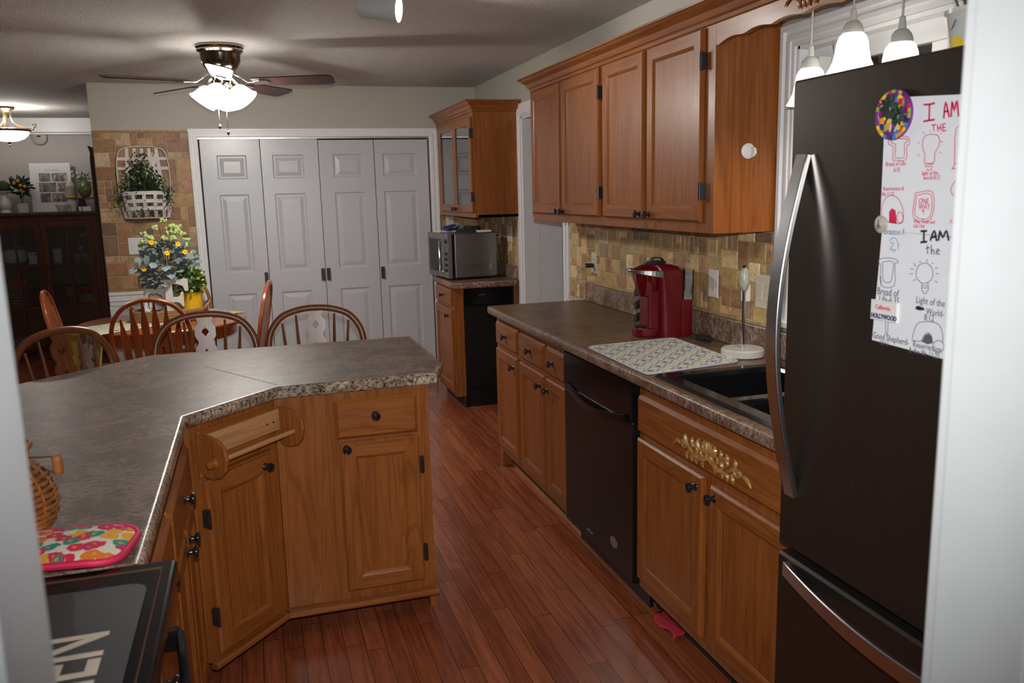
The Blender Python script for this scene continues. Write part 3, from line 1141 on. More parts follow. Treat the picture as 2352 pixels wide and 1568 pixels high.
def scroll_ornament(mb, cx, cz, y, s, flip=1):
    """carved acanthus scroll half"""
    def sp(x0, z0, r0, a0, turns, dirn, w):
        pts = []
        n = 14
        for i in range(n + 1):
            f = i / n
            a = a0 + dirn * turns * 2 * PI * f
            r = r0 * (1 - .8 * f)
            pts.append(Vector((cx + flip * (x0 + r * math.cos(a)) * s, y - .003, cz + (z0 + r * math.sin(a)) * s)))
        mb.tube(pts, [max(.0015, w * s * (1 - .55 * i / n)) for i in range(n + 1)], 6)

    def arc(p, w):
        P = []
        n = 10
        (ax, az), (bx, bz), (dx, dz) = p
        for i in range(n + 1):
            f = i / n
            x = (1 - f) ** 2 * ax + 2 * f * (1 - f) * bx + f * f * dx
            z = (1 - f) ** 2 * az + 2 * f * (1 - f) * bz + f * f * dz
            P.append(Vector((cx + flip * x * s, y - .003, cz + z * s)))
        mb.tube(P, [max(.0012, w * s * (.35 + 1.1 * math.sin(PI * min(1, .15 + i / n * .85)))) for i in range(n + 1)], 6)
    sp(.16, .02, .13, 2.6, .85, 1, .036)
    sp(.42, .02, .12, -2.2, .8, -1, .034)
    sp(.70, -.03, .09, 2.4, .8, 1, .026)
    arc([(.0, -.05), (.25, -.20), (.5, -.12)], .03)
    arc([(.45, -.10), (.70, .10), (.82, -.05)], .03)
    arc([(.78, -.05), (.90, .02), (1.0, -.14)], .026)
    for a in (.12, .30, .42, .55):
        arc([(a, -.10), (a + .08, -.18), (a + .03, -.26)], .02)
    for a in (.10, .25, .40, .60):
        arc([(a, .02), (a + .10, .14), (a + .02, .24 - .12 * a)], .024)


b = MB()
for fl in (1, -1): scroll_ornament(b, .512, .752, -.0195, .220, fl)
for q in range(-3, 4):
    a = PI / 2 + q * .30
    b.tube([(.512, -.021, .742), (.512 + .03 * math.cos(a), -.026, .745 + .034 * math.sin(a)), (.512 + .045 * math.cos(a), -.023, .745 + .056 * math.sin(a))], [.003, .006, .004], 6)
    b.sphere((.512 + .047 * math.cos(a), -.023, .745 + .056 * math.sin(a)), .006, 8, (1, .5, 1))
b.sphere((.512, -.022, .735), .010, 10, (1.2, .6, .8))
bmesh.ops.transform(b.bm, matrix=Matrix.Translation((0, 0, .752)) @ Matrix.Diagonal((1, 1, .80, 1)) @ Matrix.Translation((0, 0, -.752)), verts=b.bm.verts)
obj('ornament', b, 'antique_gold', t, smooth=True, label='gilded carved scroll ornament')

# upper cabinets
t = thing('wall_cabinet', 'long oak wall cabinet with four doors above the coffee maker', 'cabinet', (1.560, 4.612, 0), RX)
UW = 1.972
b = MB()
b.box(0, UW, .0, .2585, 1.372, 2.10)
obj('body', b, ['oak_v', 'oak_h'], t, bevel=.0015)
cab_door(t, .03, .485, 1.412, 2.078, kn=(.462, 1.430), st=.05)
cab_door(t, .505, .985, 1.412, 2.078, kn=(.525, 1.430), hs='R', st=.05)
cab_door(t, 1.035, 1.445, 1.412, 2.078, kn=(1.420, 1.434), st=.05)
cab_door(t, 1.478, 1.905, 1.412, 2.078, kn=(1.505, 1.434), hs='R', st=.05)


def crown(mb, pts, zt, out=.062, h=.075):
    """moulding following a polyline of (x, y, nx, ny) corner points; n = outward direction (scaled for mitres)"""
    prof = [(.0, -h), (.006, -h + .004), (.010, -h + .016), (.018, -h + .022), (.026, -h * .45), (.042, -.022), (.052, -.016), (.056, -.010), (out, -.008), (out, 0), (0, 0)]
    rings = []
    for x, y, nx, ny in pts:
        rings.append([Vector((x + nx * o, y + ny * o, zt + z)) for o, z in prof])
    mb.loop_rings(rings)


b = MB()
crown(b, [(0, .2585, -1, 0), (0, -.0, -1, -1), (3.10, 0, 0, -1)], 2.155)
obj('crown_moulding', b, 'oak_h', t, smooth=30)
# white hook on the cabinet's side
h = thing('wall_hook', 'small round white plastic hook on the side of the oak wall cabinet', 'hook', (1.692, 2.638, 1.657), 0)
b = MB().lathe([(.027, 0), (.027, .004), (.022, .008)], (0, 0, 0), (0, -1, 0), 24)
b.lathe([(.003, 0), (.003, .001)], (-.014, -.0082, 0), (0, -1, 0), 8)
obj('plate', b, 'white_plastic', h, smooth=True)
b = MB().tube([(.012, -.006, .012), (.014, -.022, .006), (.013, -.026, -.008), (.010, -.018, -.016)], .006, 8)
obj('peg', b, 'white_plastic', h, smooth=True)
# valance across the window
VW = 1.24
t = thing('valance', 'scalloped oak valance with carved scrollwork bridging the window', 'valance', (1.560, 2.640, 0), RX)
poly = [(0, 2.10), (0, 2.012)]
n = 60
for i in range(n + 1):
    f = i / n
    x = .012 + (VW - .024) * f
    g = abs(f - .5) * 2
    zb = 2.008 + .012 * (1 - g ** 6) + .009 * abs(math.sin(8 * PI * f))
    poly.append((x, zb))
poly += [(VW, 2.012), (VW, 2.10)]
b = MB().prism(poly, 0.0, .019, Matrix(((1, 0, 0, 0), (0, 0, 1, 0), (0, 1, 0, 0), (0, 0, 0, 1))))
obj('board', b, 'oak_h', t)
b = MB()
for fl in (1, -1): scroll_ornament(b, VW / 2 - .06, 2.078, -.001, .17, fl)
b.sphere((VW / 2 - .06, -.004, 2.078), .016, 10, (1.2, .5, 1))
obj('carving', b, 'carved_oak', t, smooth=True)
# cabinet on the far side of the window, above the fridge
t = thing('wall_cabinet', 'oak wall cabinet above the refrigerator, out past the window', 'cabinet', (1.560, 1.398, 0), RX)
b = MB().box(0, .78, .0, .2585, 1.90, 2.10)
obj('body', b, ['oak_v'], t)
cab_door(t, .03, .385, 1.925, 2.078, st=.04)
cab_door(t, .395, .75, 1.925, 2.078, st=.04)

# counter top of the sink run
t = thing('countertop', 'brown speckled laminate countertop with backsplash along the window wall', 'countertop', (0, 0, 0))
X0c, X1c, Y0c, Y1c = 1.2185, XW - .0065, 1.640, 4.468
SX0, SX1, SY0, SY1 = 1.275, 1.735, 1.70, 2.470    # sink cut-out
b = MB()
xi = 1.233
b.box(xi, SX0, Y0c, Y1c - .012, .874, .914)
b.box(SX1, X1c, Y0c, Y1c - .012, .874, .914)
b.box(SX0, SX1, SY1, Y1c - .012, .874, .914)
b.box(SX0, SX1, Y0c, SY0, .874, .914)
obj('top', b, 'counter_brown', t)


def nosing(mb, pts, zt=.914, th=.040, r=.012):
    prof = []
    for k in range(6):
        a = PI / 2 * k / 5
        prof.append((-.014 + r * math.sin(a) + .002, zt - r + r * math.cos(a)))
    prof += [(0, zt - th + .008), (-.006, zt - th), (-.0145, zt - th)]
    prof = [(-.0145, zt)] + prof
    rings = []
    for x, y, nx, ny in pts:
        rings.append([Vector((x + nx * o, y + ny * o, z)) for o, z in prof])
    mb.loop_rings(rings)


b = MB()
nosing(b, [(X0c, Y0c, -1, 0), (X0c, Y1c - .03, -1, 0), (X0c + .009, Y1c - .009, -.72, .72), (X0c + .03, Y1c, 0, 1), (X1c, Y1c, 0, 1)])
obj('front_edge', b, 'splash_brown', t, smooth=40, label='rounded speckled front edge')
b = MB().box(XW - .026, XW - .0065, 1.64, 4.425, .9145, 1.016)
obj('backsplash', b, 'splash_brown', t, bevel=.005)

struct('baseboard_right', MB().box(1.325, 1.337, 3.32, 4.40, 0, .018), 'pine')

# ---- corner cabinets by the closet
t = thing('wall_cabinet', 'oak wall cabinet with two glass doors above the microwave', 'cabinet', (1.492, 6.815, 0), RX)
b = MB()
Lc = 1.155
b.box(0, Lc, 0, .018, 1.365, 1.395); b.box(0, Lc, 0, .018, 2.03, 2.10)
b.box(0, .17, 0, .018, 1.395, 2.03); b.box(Lc - .035, Lc, 0, .018, 1.395, 2.03)
b.box(0, Lc, .018, .316, 1.365, 1.383); b.box(0, Lc, .018, .316, 2.08, 2.10)
b.box(0, .016, .018, .316, 1.383, 2.08); b.box(Lc - .016, Lc, .018, .3265, 1.365, 2.10)
b.box(.016, Lc - .016, .30, .316, 1.383, 2.08)
for z in (1.60, 1.83): b.box(.016, Lc - .016, .02, .30, z, z + .016)
obj('body', b, ['oak_v', 'oak_h'], t)
cab_door(t, .165, .64, 1.398, 2.045, kn=(.61, 1.42), glassy=True)
cab_door(t, .65, Lc - .022, 1.398, 2.045, kn=(.68, 1.42), hs='R', glassy=True)
b = MB()
crown(b, [(0, 0, 0, -1), (Lc, 0, 1, -1), (Lc, .326, 1, 0)], 2.150)
obj('crown_moulding', b, 'oak_h', t, smooth=30)
b = MB()
t = thing('base_cabinet', 'narrow oak base cabinet with drawer and door beside the closet', 'cabinet', (1.335, 6.32, 0), RX)
b.box(0, .57, 0, .07, .085, .872)
b.box(0, .57, .07, .4785, .80, .872)
b.box(0, .018, .07, .4785, 0, .80)
b.box(.552, .57, .445, .4785, .0, .80)
b.mi = 2; b.box(0, .57, .055, .068, 0, .085); b.mi = 0
obj('body', b, ['oak_v', 'oak_h', 'black_rubber'], t)
cab_drawer(t, .035, .535, .738, .862)
cab_door(t, .035, .535, .11, .715, kn=(.44, .665))
t = thing('trash_compactor', 'black trash compactor built in under the microwave counter', 'trash compactor', (1.41, 5.752, 0), 0)
b = MB().box(0, .365, .002, .54, .07, .795)
obj('body', b, 'black_satin', t)
obj('control_panel', MB().panelled(-.002, .368, .745, .866, -.012, [], [], back=.0, edge=.004), 'black_gloss', t)
obj('door', MB().panelled(-.002, .368, .15, .735, -.015, [], [], back=.0, edge=.006), 'black_satin', t)
obj('toe_kick', MB().box(0, .365, .01, .03, .0, .14), 'black_satin', t)
obj('logo_lettering', text_mesh('whirlpool', .013, Matrix.Translation((.105, -.013, .815)) @ Matrix.Rotation(PI / 2, 4, 'X')), 'brushed_steel', t)
t = thing('countertop', 'short laminate countertop beneath the stainless microwave', 'countertop', (0, 0, 0))
b = MB().box(1.325, XW - .0065, 5.72, 6.34, .874, .914)
obj('top', b, 'counter_brown', t)
b = MB()
nosing(b, [(1.331, 6.354, 0, 1), (1.31, 6.33, -1, 0), (1.31, 5.725, -.9, -.4), (1.33, 5.703, -.3, -1), (XW - .03, 5.703, 0, -1)])
obj('front_edge', b, 'splash_brown', t, smooth=40)
obj('backsplash', MB().box(XW - .026, XW - .0068, 5.745, 6.34, .9145, 1.01), 'splash_brown', t, bevel=.004)

# ---- peninsula and left run
t = thing('countertop', 'large grey-brown laminate peninsula countertop with an angled inner corner', 'countertop', (0, 0, 0))
OUT = [(-.880, 1.500), (-.225, 1.500), (-.225, 2.558), (.045, 2.836), (.590, 2.850), (.649, 3.016), (.650, 3.666), (-.432, 3.666), (-.880, 3.215)]


def inset_poly(poly, d):
    n = len(poly)
    res = []
    for i in range(n):
        p0, p1, p2 = Vector(poly[i - 1]), Vector(poly[i]), Vector(poly[(i + 1) % n])
        e1, e2 = (p1 - p0).normalized(), (p2 - p1).normalized()
        n1, n2 = Vector((-e1.y, e1.x)), Vector((-e2.y, e2.x))
        m = (n1 + n2)
        m = m / (1 + n1.dot(n2))
        res.append(((p1 + m * d).x, (p1 + m * d).y, -m.x, -m.y))
    return res


INS = inset_poly(OUT, .0145)
b = MB().prism([(p[0], p[1]) for p in INS], .874, .914)
obj('top', b, 'counter_top', t)
seam_ = MB().tube([(-.199, 3.30, .9142), (.045, 2.875, .9142)], .0008, 4)
obj('mitre_seam', seam_, 'bronze_line', t)
b = MB()
ring = [(p[0] + p[2] * .0145, p[1] + p[3] * .0145, p[2], p[3]) for p in INS]
nosing(b, ring[1:] + ring[:1])
obj('front_edge', b, 'counter_edge', t, smooth=40, label='rounded speckled edge')
# straight part: filler, drawer, door
t = thing('base_cabinet', 'oak peninsula cabinet with one drawer over one door', 'cabinet', (.030, 2.880, 0), 0)
b = MB()
b.box(0, .530, 0, .47, .10, .872)
b.mi = 2; b.box(0, .530, .15, .47, 0, .10); b.mi = 0
b.box(.513, .530, .03, .47, .0, .10)
obj('body', b, ['oak_v', 'oak_h', 'black_rubber'], t)
b = MB().box(.003, .170, -.004, -.0003, .105, .872)
obj('filler_panel', b, 'oak_v', t)
cab_drawer(t, .198, .488, .700, .842, kn=(.338, .779))
cab_door(t, .208, .490, .135, .690, kn=(.216 + .016, .668), hs='R')
b = MB()
b.prism([(-.0, -.004), (-.036, -.004), (-.044, .004), (-.044, .014), (-.036, .020), (0, .020)], 0, .545, Matrix(((0, 0, 1, -.008), (1, 0, 0, 0), (0, 1, 0, .082), (0, 0, 0, 1))))
obj('base_moulding', b, 'oak_h', t, bevel=.002)
# diagonal corner
DA = math.atan2(2.88 - 2.60, .03 + .222)
DL = math.hypot(.252, .28)
t = thing('corner_cabinet', 'oak corner cabinet with an angled door behind the paper towel holder', 'cabinet', (-.222, 2.600, 0), DA)
R_ = Matrix.Rotation(-DA, 4, 'Z') @ Matrix.Translation((.222, -2.60, 0))
wp = [(-.222, 2.600), (.0285, 2.8785), (.0285, 3.35), (-.50, 3.35), (-.79, 3.06), (-.79, 2.602)]
b = MB().prism([tuple((R_ @ Vector((x, y, 0)))[:2]) for x, y in wp], .10, .872)
b.mi = 2
wq = [(-.36, 2.74), (.0285, 3.10), (.0285, 3.35), (-.50, 3.35), (-.79, 3.06), (-.79, 2.74)]
b.prism([tuple((R_ @ Vector((x, y, 0)))[:2]) for x, y in wq], .0, .10)
obj('body', b, ['oak_v', 'oak_h', 'black_rubber'], t)
cab_drawer(t, .022, .335, .700, .848, kn=False, name='false_front')
cab_door(t, .034, .325, .115, .690, kn=(.292, .655), hs='L', hz=(.13, .12))
b = MB()
b.prism([(-.0, -.004), (-.024, -.004), (-.030, .004), (-.030, .014), (-.024, .020), (0, .020)], 0, DL - .022, Matrix(((0, 0, 1, 0), (1, 0, 0, 0), (0, 1, 0, .082), (0, 0, 0, 1))))
obj('base_moulding', b, 'oak_h', t, bevel=.002)
# paper towel holder
t = thing('paper_towel_holder', 'empty wooden paper towel holder screwed to the angled corner cabinet', 'paper towel holder', (-.222, 2.600, 0), DA)
b = MB().box(.008, .372, -.033, -.0195, .765, .838)
obj('back_plate', b, 'pine', t, bevel=.004)
for x0 in (.008, .360):
    poly = [(-.0195, .845), (-.06, .845), (-.10, .835), (-.125, .810), (-.132, .775), (-.122, .740), (-.10, .718), (-.07, .708), (-.04, .712), (-.0195, .73)]
    b = MB().prism(poly, x0, x0 + .013, Matrix(((0, 0, 1, 0), (1, 0, 0, 0), (0, 1, 0, 0), (0, 0, 0, 1))))
    obj('bracket', b, 'oak_v', t, bevel=.005, seg=3)
b = MB().lathe([(.0085, 0), (.0085, .355)], (.012, -.088, .765), (1, 0, 0), 14)
obj('dowel', b, 'pine', t, smooth=True, label='pale wooden dowel')
for x, s_ in ((.008, -1), (.373, 1)):
    b = MB().lathe([(.012, 0), (.016, .006), (.008, .012), (.014, .020), (.013, .028), (.004, .033)], (x, -.088, .765), (s_, 0, 0), 14)
    obj('dowel_cap', b, 'oak_v', t, smooth=True)
for x in (.33, .30, .05):
    obj('screw', MB().lathe([(.0035, 0), (.0035, .0015), (.001, .002)], (x, -.0332, .80), (0, -1, 0), 8), 'black_metal', t)
# left run cabinet facing the aisle
t = thing('base_cabinet', 'oak cabinet with drawer and door between the range and the angled corner', 'cabinet', (-.238, 1.512, 0), PI / 2)
b = MB()
b.box(0, 1.086, 0, .56, .10, .872)
b.mi = 2; b.box(0, 1.07, .07, .56, 0, .10)
obj('body', b, ['oak_v', 'oak_h', 'black_rubber'], t)
cab_drawer(t, .44, 1.0, .705, .842, kn=(.736, .766))
cab_door(t, .44, .715, .135, .685, kn=(.685, .64))
cab_door(t, .735, 1.0, .135, .685, kn=(.765, .645))
cab_drawer(t, .03, .42, .705, .842)
cab_door(t, .03, .42, .135, .685, kn=(.06, .64))

# ---------------------------------------------------------------- appliances and things on the sink counter
def flat(mb, M):
    bmesh.ops.transform(mb.bm, matrix=M, verts=mb.bm.verts)
    return mb


FLAT = Matrix(((1, 0, 0, 0), (0, 0, 1, 0), (0, -1, 0, 0), (0, 0, 0, 1)))   # (x, y, z) -> (x, z, -y): front faces up
t = thing('sink', 'black double-bowl drop-in sink in the brown countertop', 'sink', (0, 0, 0))
b = MB()
b.panelled(1.254, 1.756, 1.680, 2.486, 0, [(1.305, 1.700, 1.735, 2.062), (1.305, 1.700, 2.100, 2.440)],
           [(.006, .004), (.012, .015), (.020, .150), (.05, .175)], back=.010, edge=.009, capback=False)
flat(b, Matrix.Translation((0, 0, .925)) @ FLAT)
obj('basin', b, 'black_gloss', t, bevel=.006, seg=3)
b = MB()
b.tube([(1.722, 2.08, .925), (1.722, 2.08, 1.10)] + [(1.722 - .09 + .09 * math.cos(a), 2.08, 1.10 + .09 * math.sin(a)) for a in [PI * k / 8 for k in range(1, 9)]] + [(1.542, 2.08, 1.07)], .012, 10)
b.lathe([(.03, 0), (.028, .01), (.016, .03)], (1.722, 2.08, .9245), n=16)
b.tube([(1.722, 2.06, .98), (1.722, 2.01, 1.0), (1.722, 1.98, 1.02)], .007, 8)
obj('faucet', b, 'black_gloss', t, smooth=True)

t = thing('drying_mat', 'patterned grey, white and yellow drying mat beside the sink', 'drying mat', (0, 0, 0))
cs = [Vector(p) for p in ((1.250, 3.062), (1.240, 2.512), (1.640, 2.575), (1.652, 3.100))]
poly = []
for i, p in enumerate(cs):
    a, c = cs[i - 1], cs[(i + 1) % 4]
    d1, d2 = (a - p).normalized(), (c - p).normalized()
    for k in range(6):
        f = k / 5
        q = p + d1 * .03 * (1 - f) ** 2 + d2 * .03 * f * f
        poly.append((q.x, q.y))
obj('cloth', MB().prism(poly, .9145, .919), 'dry_mat', t)
obj('binding', MB().tube([(x, y, .918) for x, y in poly], .0035, 6, closed=True), 'grey_ceramic', t, smooth=True)

t = thing('paper_towel_stand', 'white marble paper towel stand with a chrome post and stone bud finial', 'paper towel stand', (1.713, 2.672, .9145))
obj('base', MB().lathe([(.073, 0), (.079, .004), (.079, .026), (.073, .031)], n=40), 'cream_marble', t, smooth=35)
obj('post', MB().lathe([(.0065, .031), (.0065, .245)], n=16), 'chrome', t, smooth=True)
obj('finial', MB().lathe([(.006, .243), (.013, .250), (.0185, .270), (.0175, .295), (.013, .318), (.011, .326)], n=20), 'stone_ball', t, smooth=True)
obj('finial_tip', MB().lathe([(.007, .326), (.008, .334), (.003, .338)], n=12), 'chrome', t, smooth=True)

# coffee maker: local x = depth (front at 0), y = width
t = thing('coffee_maker', 'red single-serve coffee maker with a silver lift handle', 'coffee maker', (1.531, 3.232, .9145), math.radians(-7))
HW = .078


def rrect(x0, x1, y0, y1, r, n=5):
    out = []
    for cx, cy_, a0 in ((x1 - r, y1 - r, 0), (x0 + r, y1 - r, 90), (x0 + r, y0 + r, 180), (x1 - r, y0 + r, 270)):
        for k in range(n + 1):
            a = math.radians(a0 + 90 * k / n)
            out.append((cx + r * math.cos(a), cy_ + r * math.sin(a)))
    return out


b = MB()
b.prism(rrect(0, .12, -HW * .86, HW * .86, .06), 0, .040)
obj('drip_base', b, 'red_plastic', t, bevel=.008, seg=3)
b = MB()
rs = []
for z, x0, x1, k, r in ((0, .100, .205, 1, .03), (.10, .098, .205, 1, .03), (.24, .090, .205, 1, .03), (.275, .080, .200, 1, .03), (.296, .070, .185, .95, .03), (.306, .062, .150, .86, .025)):
    rs.append([Vector((x, y, z)) for x, y in rrect(x0, x1, -HW * k, HW * k, r)])
b.loop_rings(rs)
obj('body', b, 'red_plastic', t, smooth=50)
b = MB()
b.prism(rrect(.048, .10, -HW * .75, HW * .75, .012), .030, .20)
obj('column', b, 'red_plastic', t, bevel=.004)
b = MB()
rs = []
for z, x0, x1, k, r in ((.172, .030, .11, .62, .035), (.178, .022, .11, .70, .04), (.235, .012, .11, .82, .05), (.236, .008, .11, .86, .052), (.276, .006, .12, .88, .052), (.285, .004, .13, .86, .05), (.296, .03, .15, .80, .045), (.305, .06, .15, .75, .04)):
    rs.append([Vector((x, y, z)) for x, y in rrect(x0, x1, -HW * k, HW * k, r)])
b.loop_rings(rs)
obj('brew_head', b, 'red_dark', t, smooth=40)
b = MB()
pts = []
for k in range(25):
    a = PI * k / 24
    pts.append((.105 - .125 * math.sin(a), -HW * 1.02 * math.cos(a), .268 + .014 * math.sin(a)))
b.rtube(pts, [.030 - .019 * math.sin(PI * k / 24) for k in range(25)], .006, (0, 0, 1))
obj('lift_handle', b, 'brushed_steel', t, bevel=.002)
b = MB()
b.prism(rrect(.170, .248, -HW * .95, HW * .95, .03), 0, .155)
obj('tank_base', b, 'red_plastic', t, bevel=.004)
b = MB()
b.prism(rrect(.206, .250, -HW * .97, HW * .97, .02), .156, .282)
obj('water_tank', b, 'tank_plastic', t)
b = MB()
b.prism(rrect(.070, .150, -.015, .055, .03), .3065, .315)
b.rtube([(.084, .02, .314), (.090, .02, .326), (.10, .02, .330), (.125, .02, .330), (.136, .02, .324), (.142, .02, .314)], .004, .030, (0, 0, 1))
obj('lid', b, 'black_rubber', t, bevel=.002)
b = MB()
for k, (x, z) in enumerate(((.118, .3005), (.134, .3015), (.150, .3025))):
    b.lathe([(.0035, 0), (.003, .0015)], (x - .0, -HW * .72, z - .004), (0, -.5, 1), 10)
obj('buttons', b, 'white_plastic', t)
b = MB().lathe([(.03, 0), (.028, .004)], (.03, 0, .0402), n=20)
obj('drip_tray', b, 'black_satin', t)
t = thing('power_cord', 'coiled black power cord behind the red coffee maker', 'cord', (0, 0, 0))
pts = []
for k in range(70):
    a = 2 * PI * k / 16
    r = .028 + .010 * math.sin(k * .9)
    pts.append((1.752 + r * .8 * math.cos(a), 3.020 + r * 1.25 * math.sin(a), .918 + .012 * (k / 70) + .004 * math.sin(k * 2.1)))
obj('cable', MB().tube(pts, .0032, 6), 'black_rubber', t, smooth=True)


# outlets and switches (local: x along the plate, -y outward)
def plate(label, cat, name, loc, rz, w_=.07, h_=.115, kind='outlet', mat='white_plastic'):
    t = thing(name, label, cat, loc, rz)
    obj('cover_plate', MB().panelled(-w_ / 2, w_ / 2, -h_ / 2, h_ / 2, -.006, [], [], back=0, edge=.003), mat, t)
    n = max(1, round(w_ / .058)) if kind != 'outlet' else 1
    n = {.07: 1, .115: 2, .165: 3}.get(w_, 1)
    for k in range(n):
        cx = (k - (n - 1) / 2) * .046
        b = MB()
        if kind == 'outlet':
            b.box(cx - .017, cx + .017, -.0078, -.0062, -.034, .034)
            o = obj('receptacle', b, mat, t, bevel=.001)
            b = MB()
            for dz in (-.019, .019):
                b.box(cx - .008, cx - .006, -.0081, -.0079, dz - .004, dz + .005)
                b.box(cx + .006, cx + .008, -.0081, -.0079, dz - .004, dz + .005)
                b.box(cx - .0015, cx + .0015, -.0081, -.0079, dz - .011, dz - .008)
            obj('slots', b, 'black_rubber', o)
        else:
            b.box(cx - .016, cx + .016, -.0078, -.0062, -.033, .033)
            b.box(cx - .013, cx + .013, -.010, -.0078, -.030, .002)
            obj('rocker', b, mat, t, bevel=.001)
    return t


WP = XW - .0110
plate('ivory outlet on the tile left of the red coffee maker with a charger plugged in', 'outlet', 'wall_outlet', (WP, 4.31, 1.137), RX, kind='outlet', mat='ivory_plastic')
plate('white outlet on the tile right of the red coffee maker', 'outlet', 'wall_outlet', (WP, 3.045, 1.144), RX, kind='outlet')
plate('double ivory rocker switch on the tile behind the marble paper towel stand', 'switch', 'light_switch', (WP, 2.680, 1.146), RX, .115, .125, 'switch', 'ivory_plastic')
plate('ivory double switch on the tile behind the microwave, next to the hall doorway', 'switch', 'light_switch', (WP, 5.90, 1.235), RX, .115, .12, 'switch', 'ivory_plastic')
plate('ivory outlet in the corner under the glass-door cabinet', 'outlet', 'wall_outlet', (1.575, YF - .0115, 1.30), 0, .07, .115, 'outlet', 'ivory_plastic')
plate('triple white switch on the far tiled wall under the plant basket', 'switch', 'light_switch', (-.795, YF - .0115, 1.205), 0, .165, .125, 'switch')
t = thing('phone_charger', 'black phone charger with a thin white cable plugged into the left outlet', 'charger', (0, 0, 0))
obj('adapter', MB().box(WP - .052, WP - .0085, 4.30, 4.33, 1.112, 1.134), 'black_rubber', t, bevel=.003)
pts = [(WP - .052, 4.315, 1.123), (WP - .065, 4.34, 1.120), (WP - .055, 4.42, 1.09), (WP - .035, 4.50, 1.03), (WP - .025, 4.57, .98), (WP - .02, 4.66, .93), (WP - .02, 4.70, .86)]
obj('cable', MB().tube(pts, .0022, 6), 'white_plastic', t, smooth=True)
t = tag(obj('plug_in_hook', MB().box(XW - .040, XW - .011, 2.775, 2.800, 1.10, 1.165), 'white_plastic', bevel=.004), 'small white plug-in device on the tile just left of the double switch', 'plug')

# pendants
def pendant(x, y, zc, label, bright):
    t = thing('pendant_light', label, 'pendant light', (x, y, ZC), 0, 'frosted bell pendants in front of the window')
    d = zc - ZC     # cap bottom
    obj('canopy', MB().lathe([(.05, 0), (.05, -.012), (.02, -.022), (.006, -.026)], n=24), 'pendant_cap', t, smooth=40)
    obj('cord', MB().tube([(0, 0, -.02), (0, 0, d + .062)], .003, 8), 'pendant_cap', t, smooth=True)
    obj('cap', MB().lathe([(.0045, d + .066), (.0075, d + .064), (.0105, d + .034), (.016, d + .032), (.024, d + .022), (.0285, d + .008), (.029, d), (.020, d - .001)], n=24), 'pendant_cap', t, smooth=50)
    prof = [(.028, d), (.036, d - .008), (.042, d - .025), (.045, d - .048), (.050, d - .072), (.059, d - .092), (.068, d - .106),
            (.066, d - .106), (.057, d - .091), (.048, d - .072), (.043, d - .048), (.040, d - .026), (.034, d - .010), (.026, d - .003)]
    obj('shade', MB().lathe(prof, n=32, cap0=False, cap1=False), 'pendant_glow_bright' if bright else 'pendant_glow', t, smooth=True, label='lit frosted bell shade')
    l = lamp('bulb_light', 'POINT', (0, 0, d - .075), PEND_W * (1.5 if bright else 1), WARM, .02)
    l.parent = t


pendant(1.65, 2.245, 1.881, 'frosted bell pendant nearest the oak wall cabinet, half hidden by the fridge', False)
pendant(1.65, 2.062, 1.949, 'brightest bell pendant in the middle, hanging higher than its neighbours', True)
pendant(1.65, 1.873, 1.893, 'third bell pendant, toward the lemon plant pot', False)

# refrigerator: local x toward the camera, y into the wall
FRX, FRY = 1.156, 1.632
t = thing('refrigerator', 'black stainless refrigerator with bow handles and papers on its door', 'refrigerator', (FRX, FRY, 0), RX)
FW = .90
obj('body', MB().box(.004, FW - .004, .068, .655, .02, 1.735), 'black_satin', t, bevel=.004)
b = MB().panelled(0, FW, .694, 1.760, 0, [], [], back=.062, edge=.006)
fd = obj('door', b, 'black_stainless', t, bevel=.003)
b = MB().panelled(0, FW, .055, .672, 0, [], [], back=.062, edge=.006)
fz = obj('freezer_drawer', b, 'black_stainless', t, bevel=.003)
obj('base_grille', MB().box(.01, FW - .01, .03, .06, .0, .05), 'black_rubber', t)


def bow(p0, p1, depth, wdt, thk, mb, axis_w):
    pts = []
    for k in range(33):
        f = k / 32
        q = Vector(p0).lerp(Vector(p1), f)
        q.y += -depth * math.sin(PI * f)
        pts.append(q)
    mb.rtube(pts, wdt, thk, axis_w)


b = MB()
bow((.052, -.003, 1.602), (.052, -.003, .826), .064, .040, .014, b, (1, 0, 0))
obj('door_handle', b, 'silver_handle', fd, bevel=.003, smooth=30, label='tall bowed silver handle')
b = MB()
bow((.035, -.003, .640), (.865, -.003, .640), .060, .036, .014, b, (0, 0, 1))
obj('drawer_handle', b, 'silver_handle', fz, bevel=.003, smooth=30, label='long bowed silver handle')

# microwave
MA = math.atan2(-.5, .045)
t = thing('microwave', 'stainless countertop microwave turned slightly on the corner counter', 'microwave', (1.297, 6.39, .9145), MA)
MWW, MWD, MWH = .495, .375, .335
b = MB()
b.box(0, MWW, .050, MWD, .014, MWH)
mo = obj('body', b, 'microwave_steel', t, bevel=.006)
obj('front_bezel', MB().box(.0, MWW, .028, .0495, .012, MWH - .002), 'black_gloss', t)
b = MB().panelled(0, MWW - .105, .012, MWH - .002, 0, [(.032, MWW - .160, .05, MWH - .045)], [(.003, .003)], back=.0275, edge=.004)
md = obj('door', b, 'microwave_steel', t)
obj('window', MB().box(.036, MWW - .164, -.0008, .0025, .054, MWH - .049), 'black_gloss', md)
obj('door_handle', MB().tube([(MWW - .130, 0, .055), (MWW - .130, -.026, .062), (MWW - .130, -.026, MWH - .06), (MWW - .130, 0, MWH - .052)], .007, 8), 'chrome', md, smooth=True)
b = MB().panelled(MWW - .103, MWW, .012, MWH - .002, 0, [], [], back=.0275, edge=.004)
mp_ = obj('control_panel', b, 'microwave_steel', t)
obj('display', MB().box(MWW - .085, MWW - .018, -.0012, -.0002, MWH - .07, MWH - .04), 'black_gloss', mp_)
b = MB()
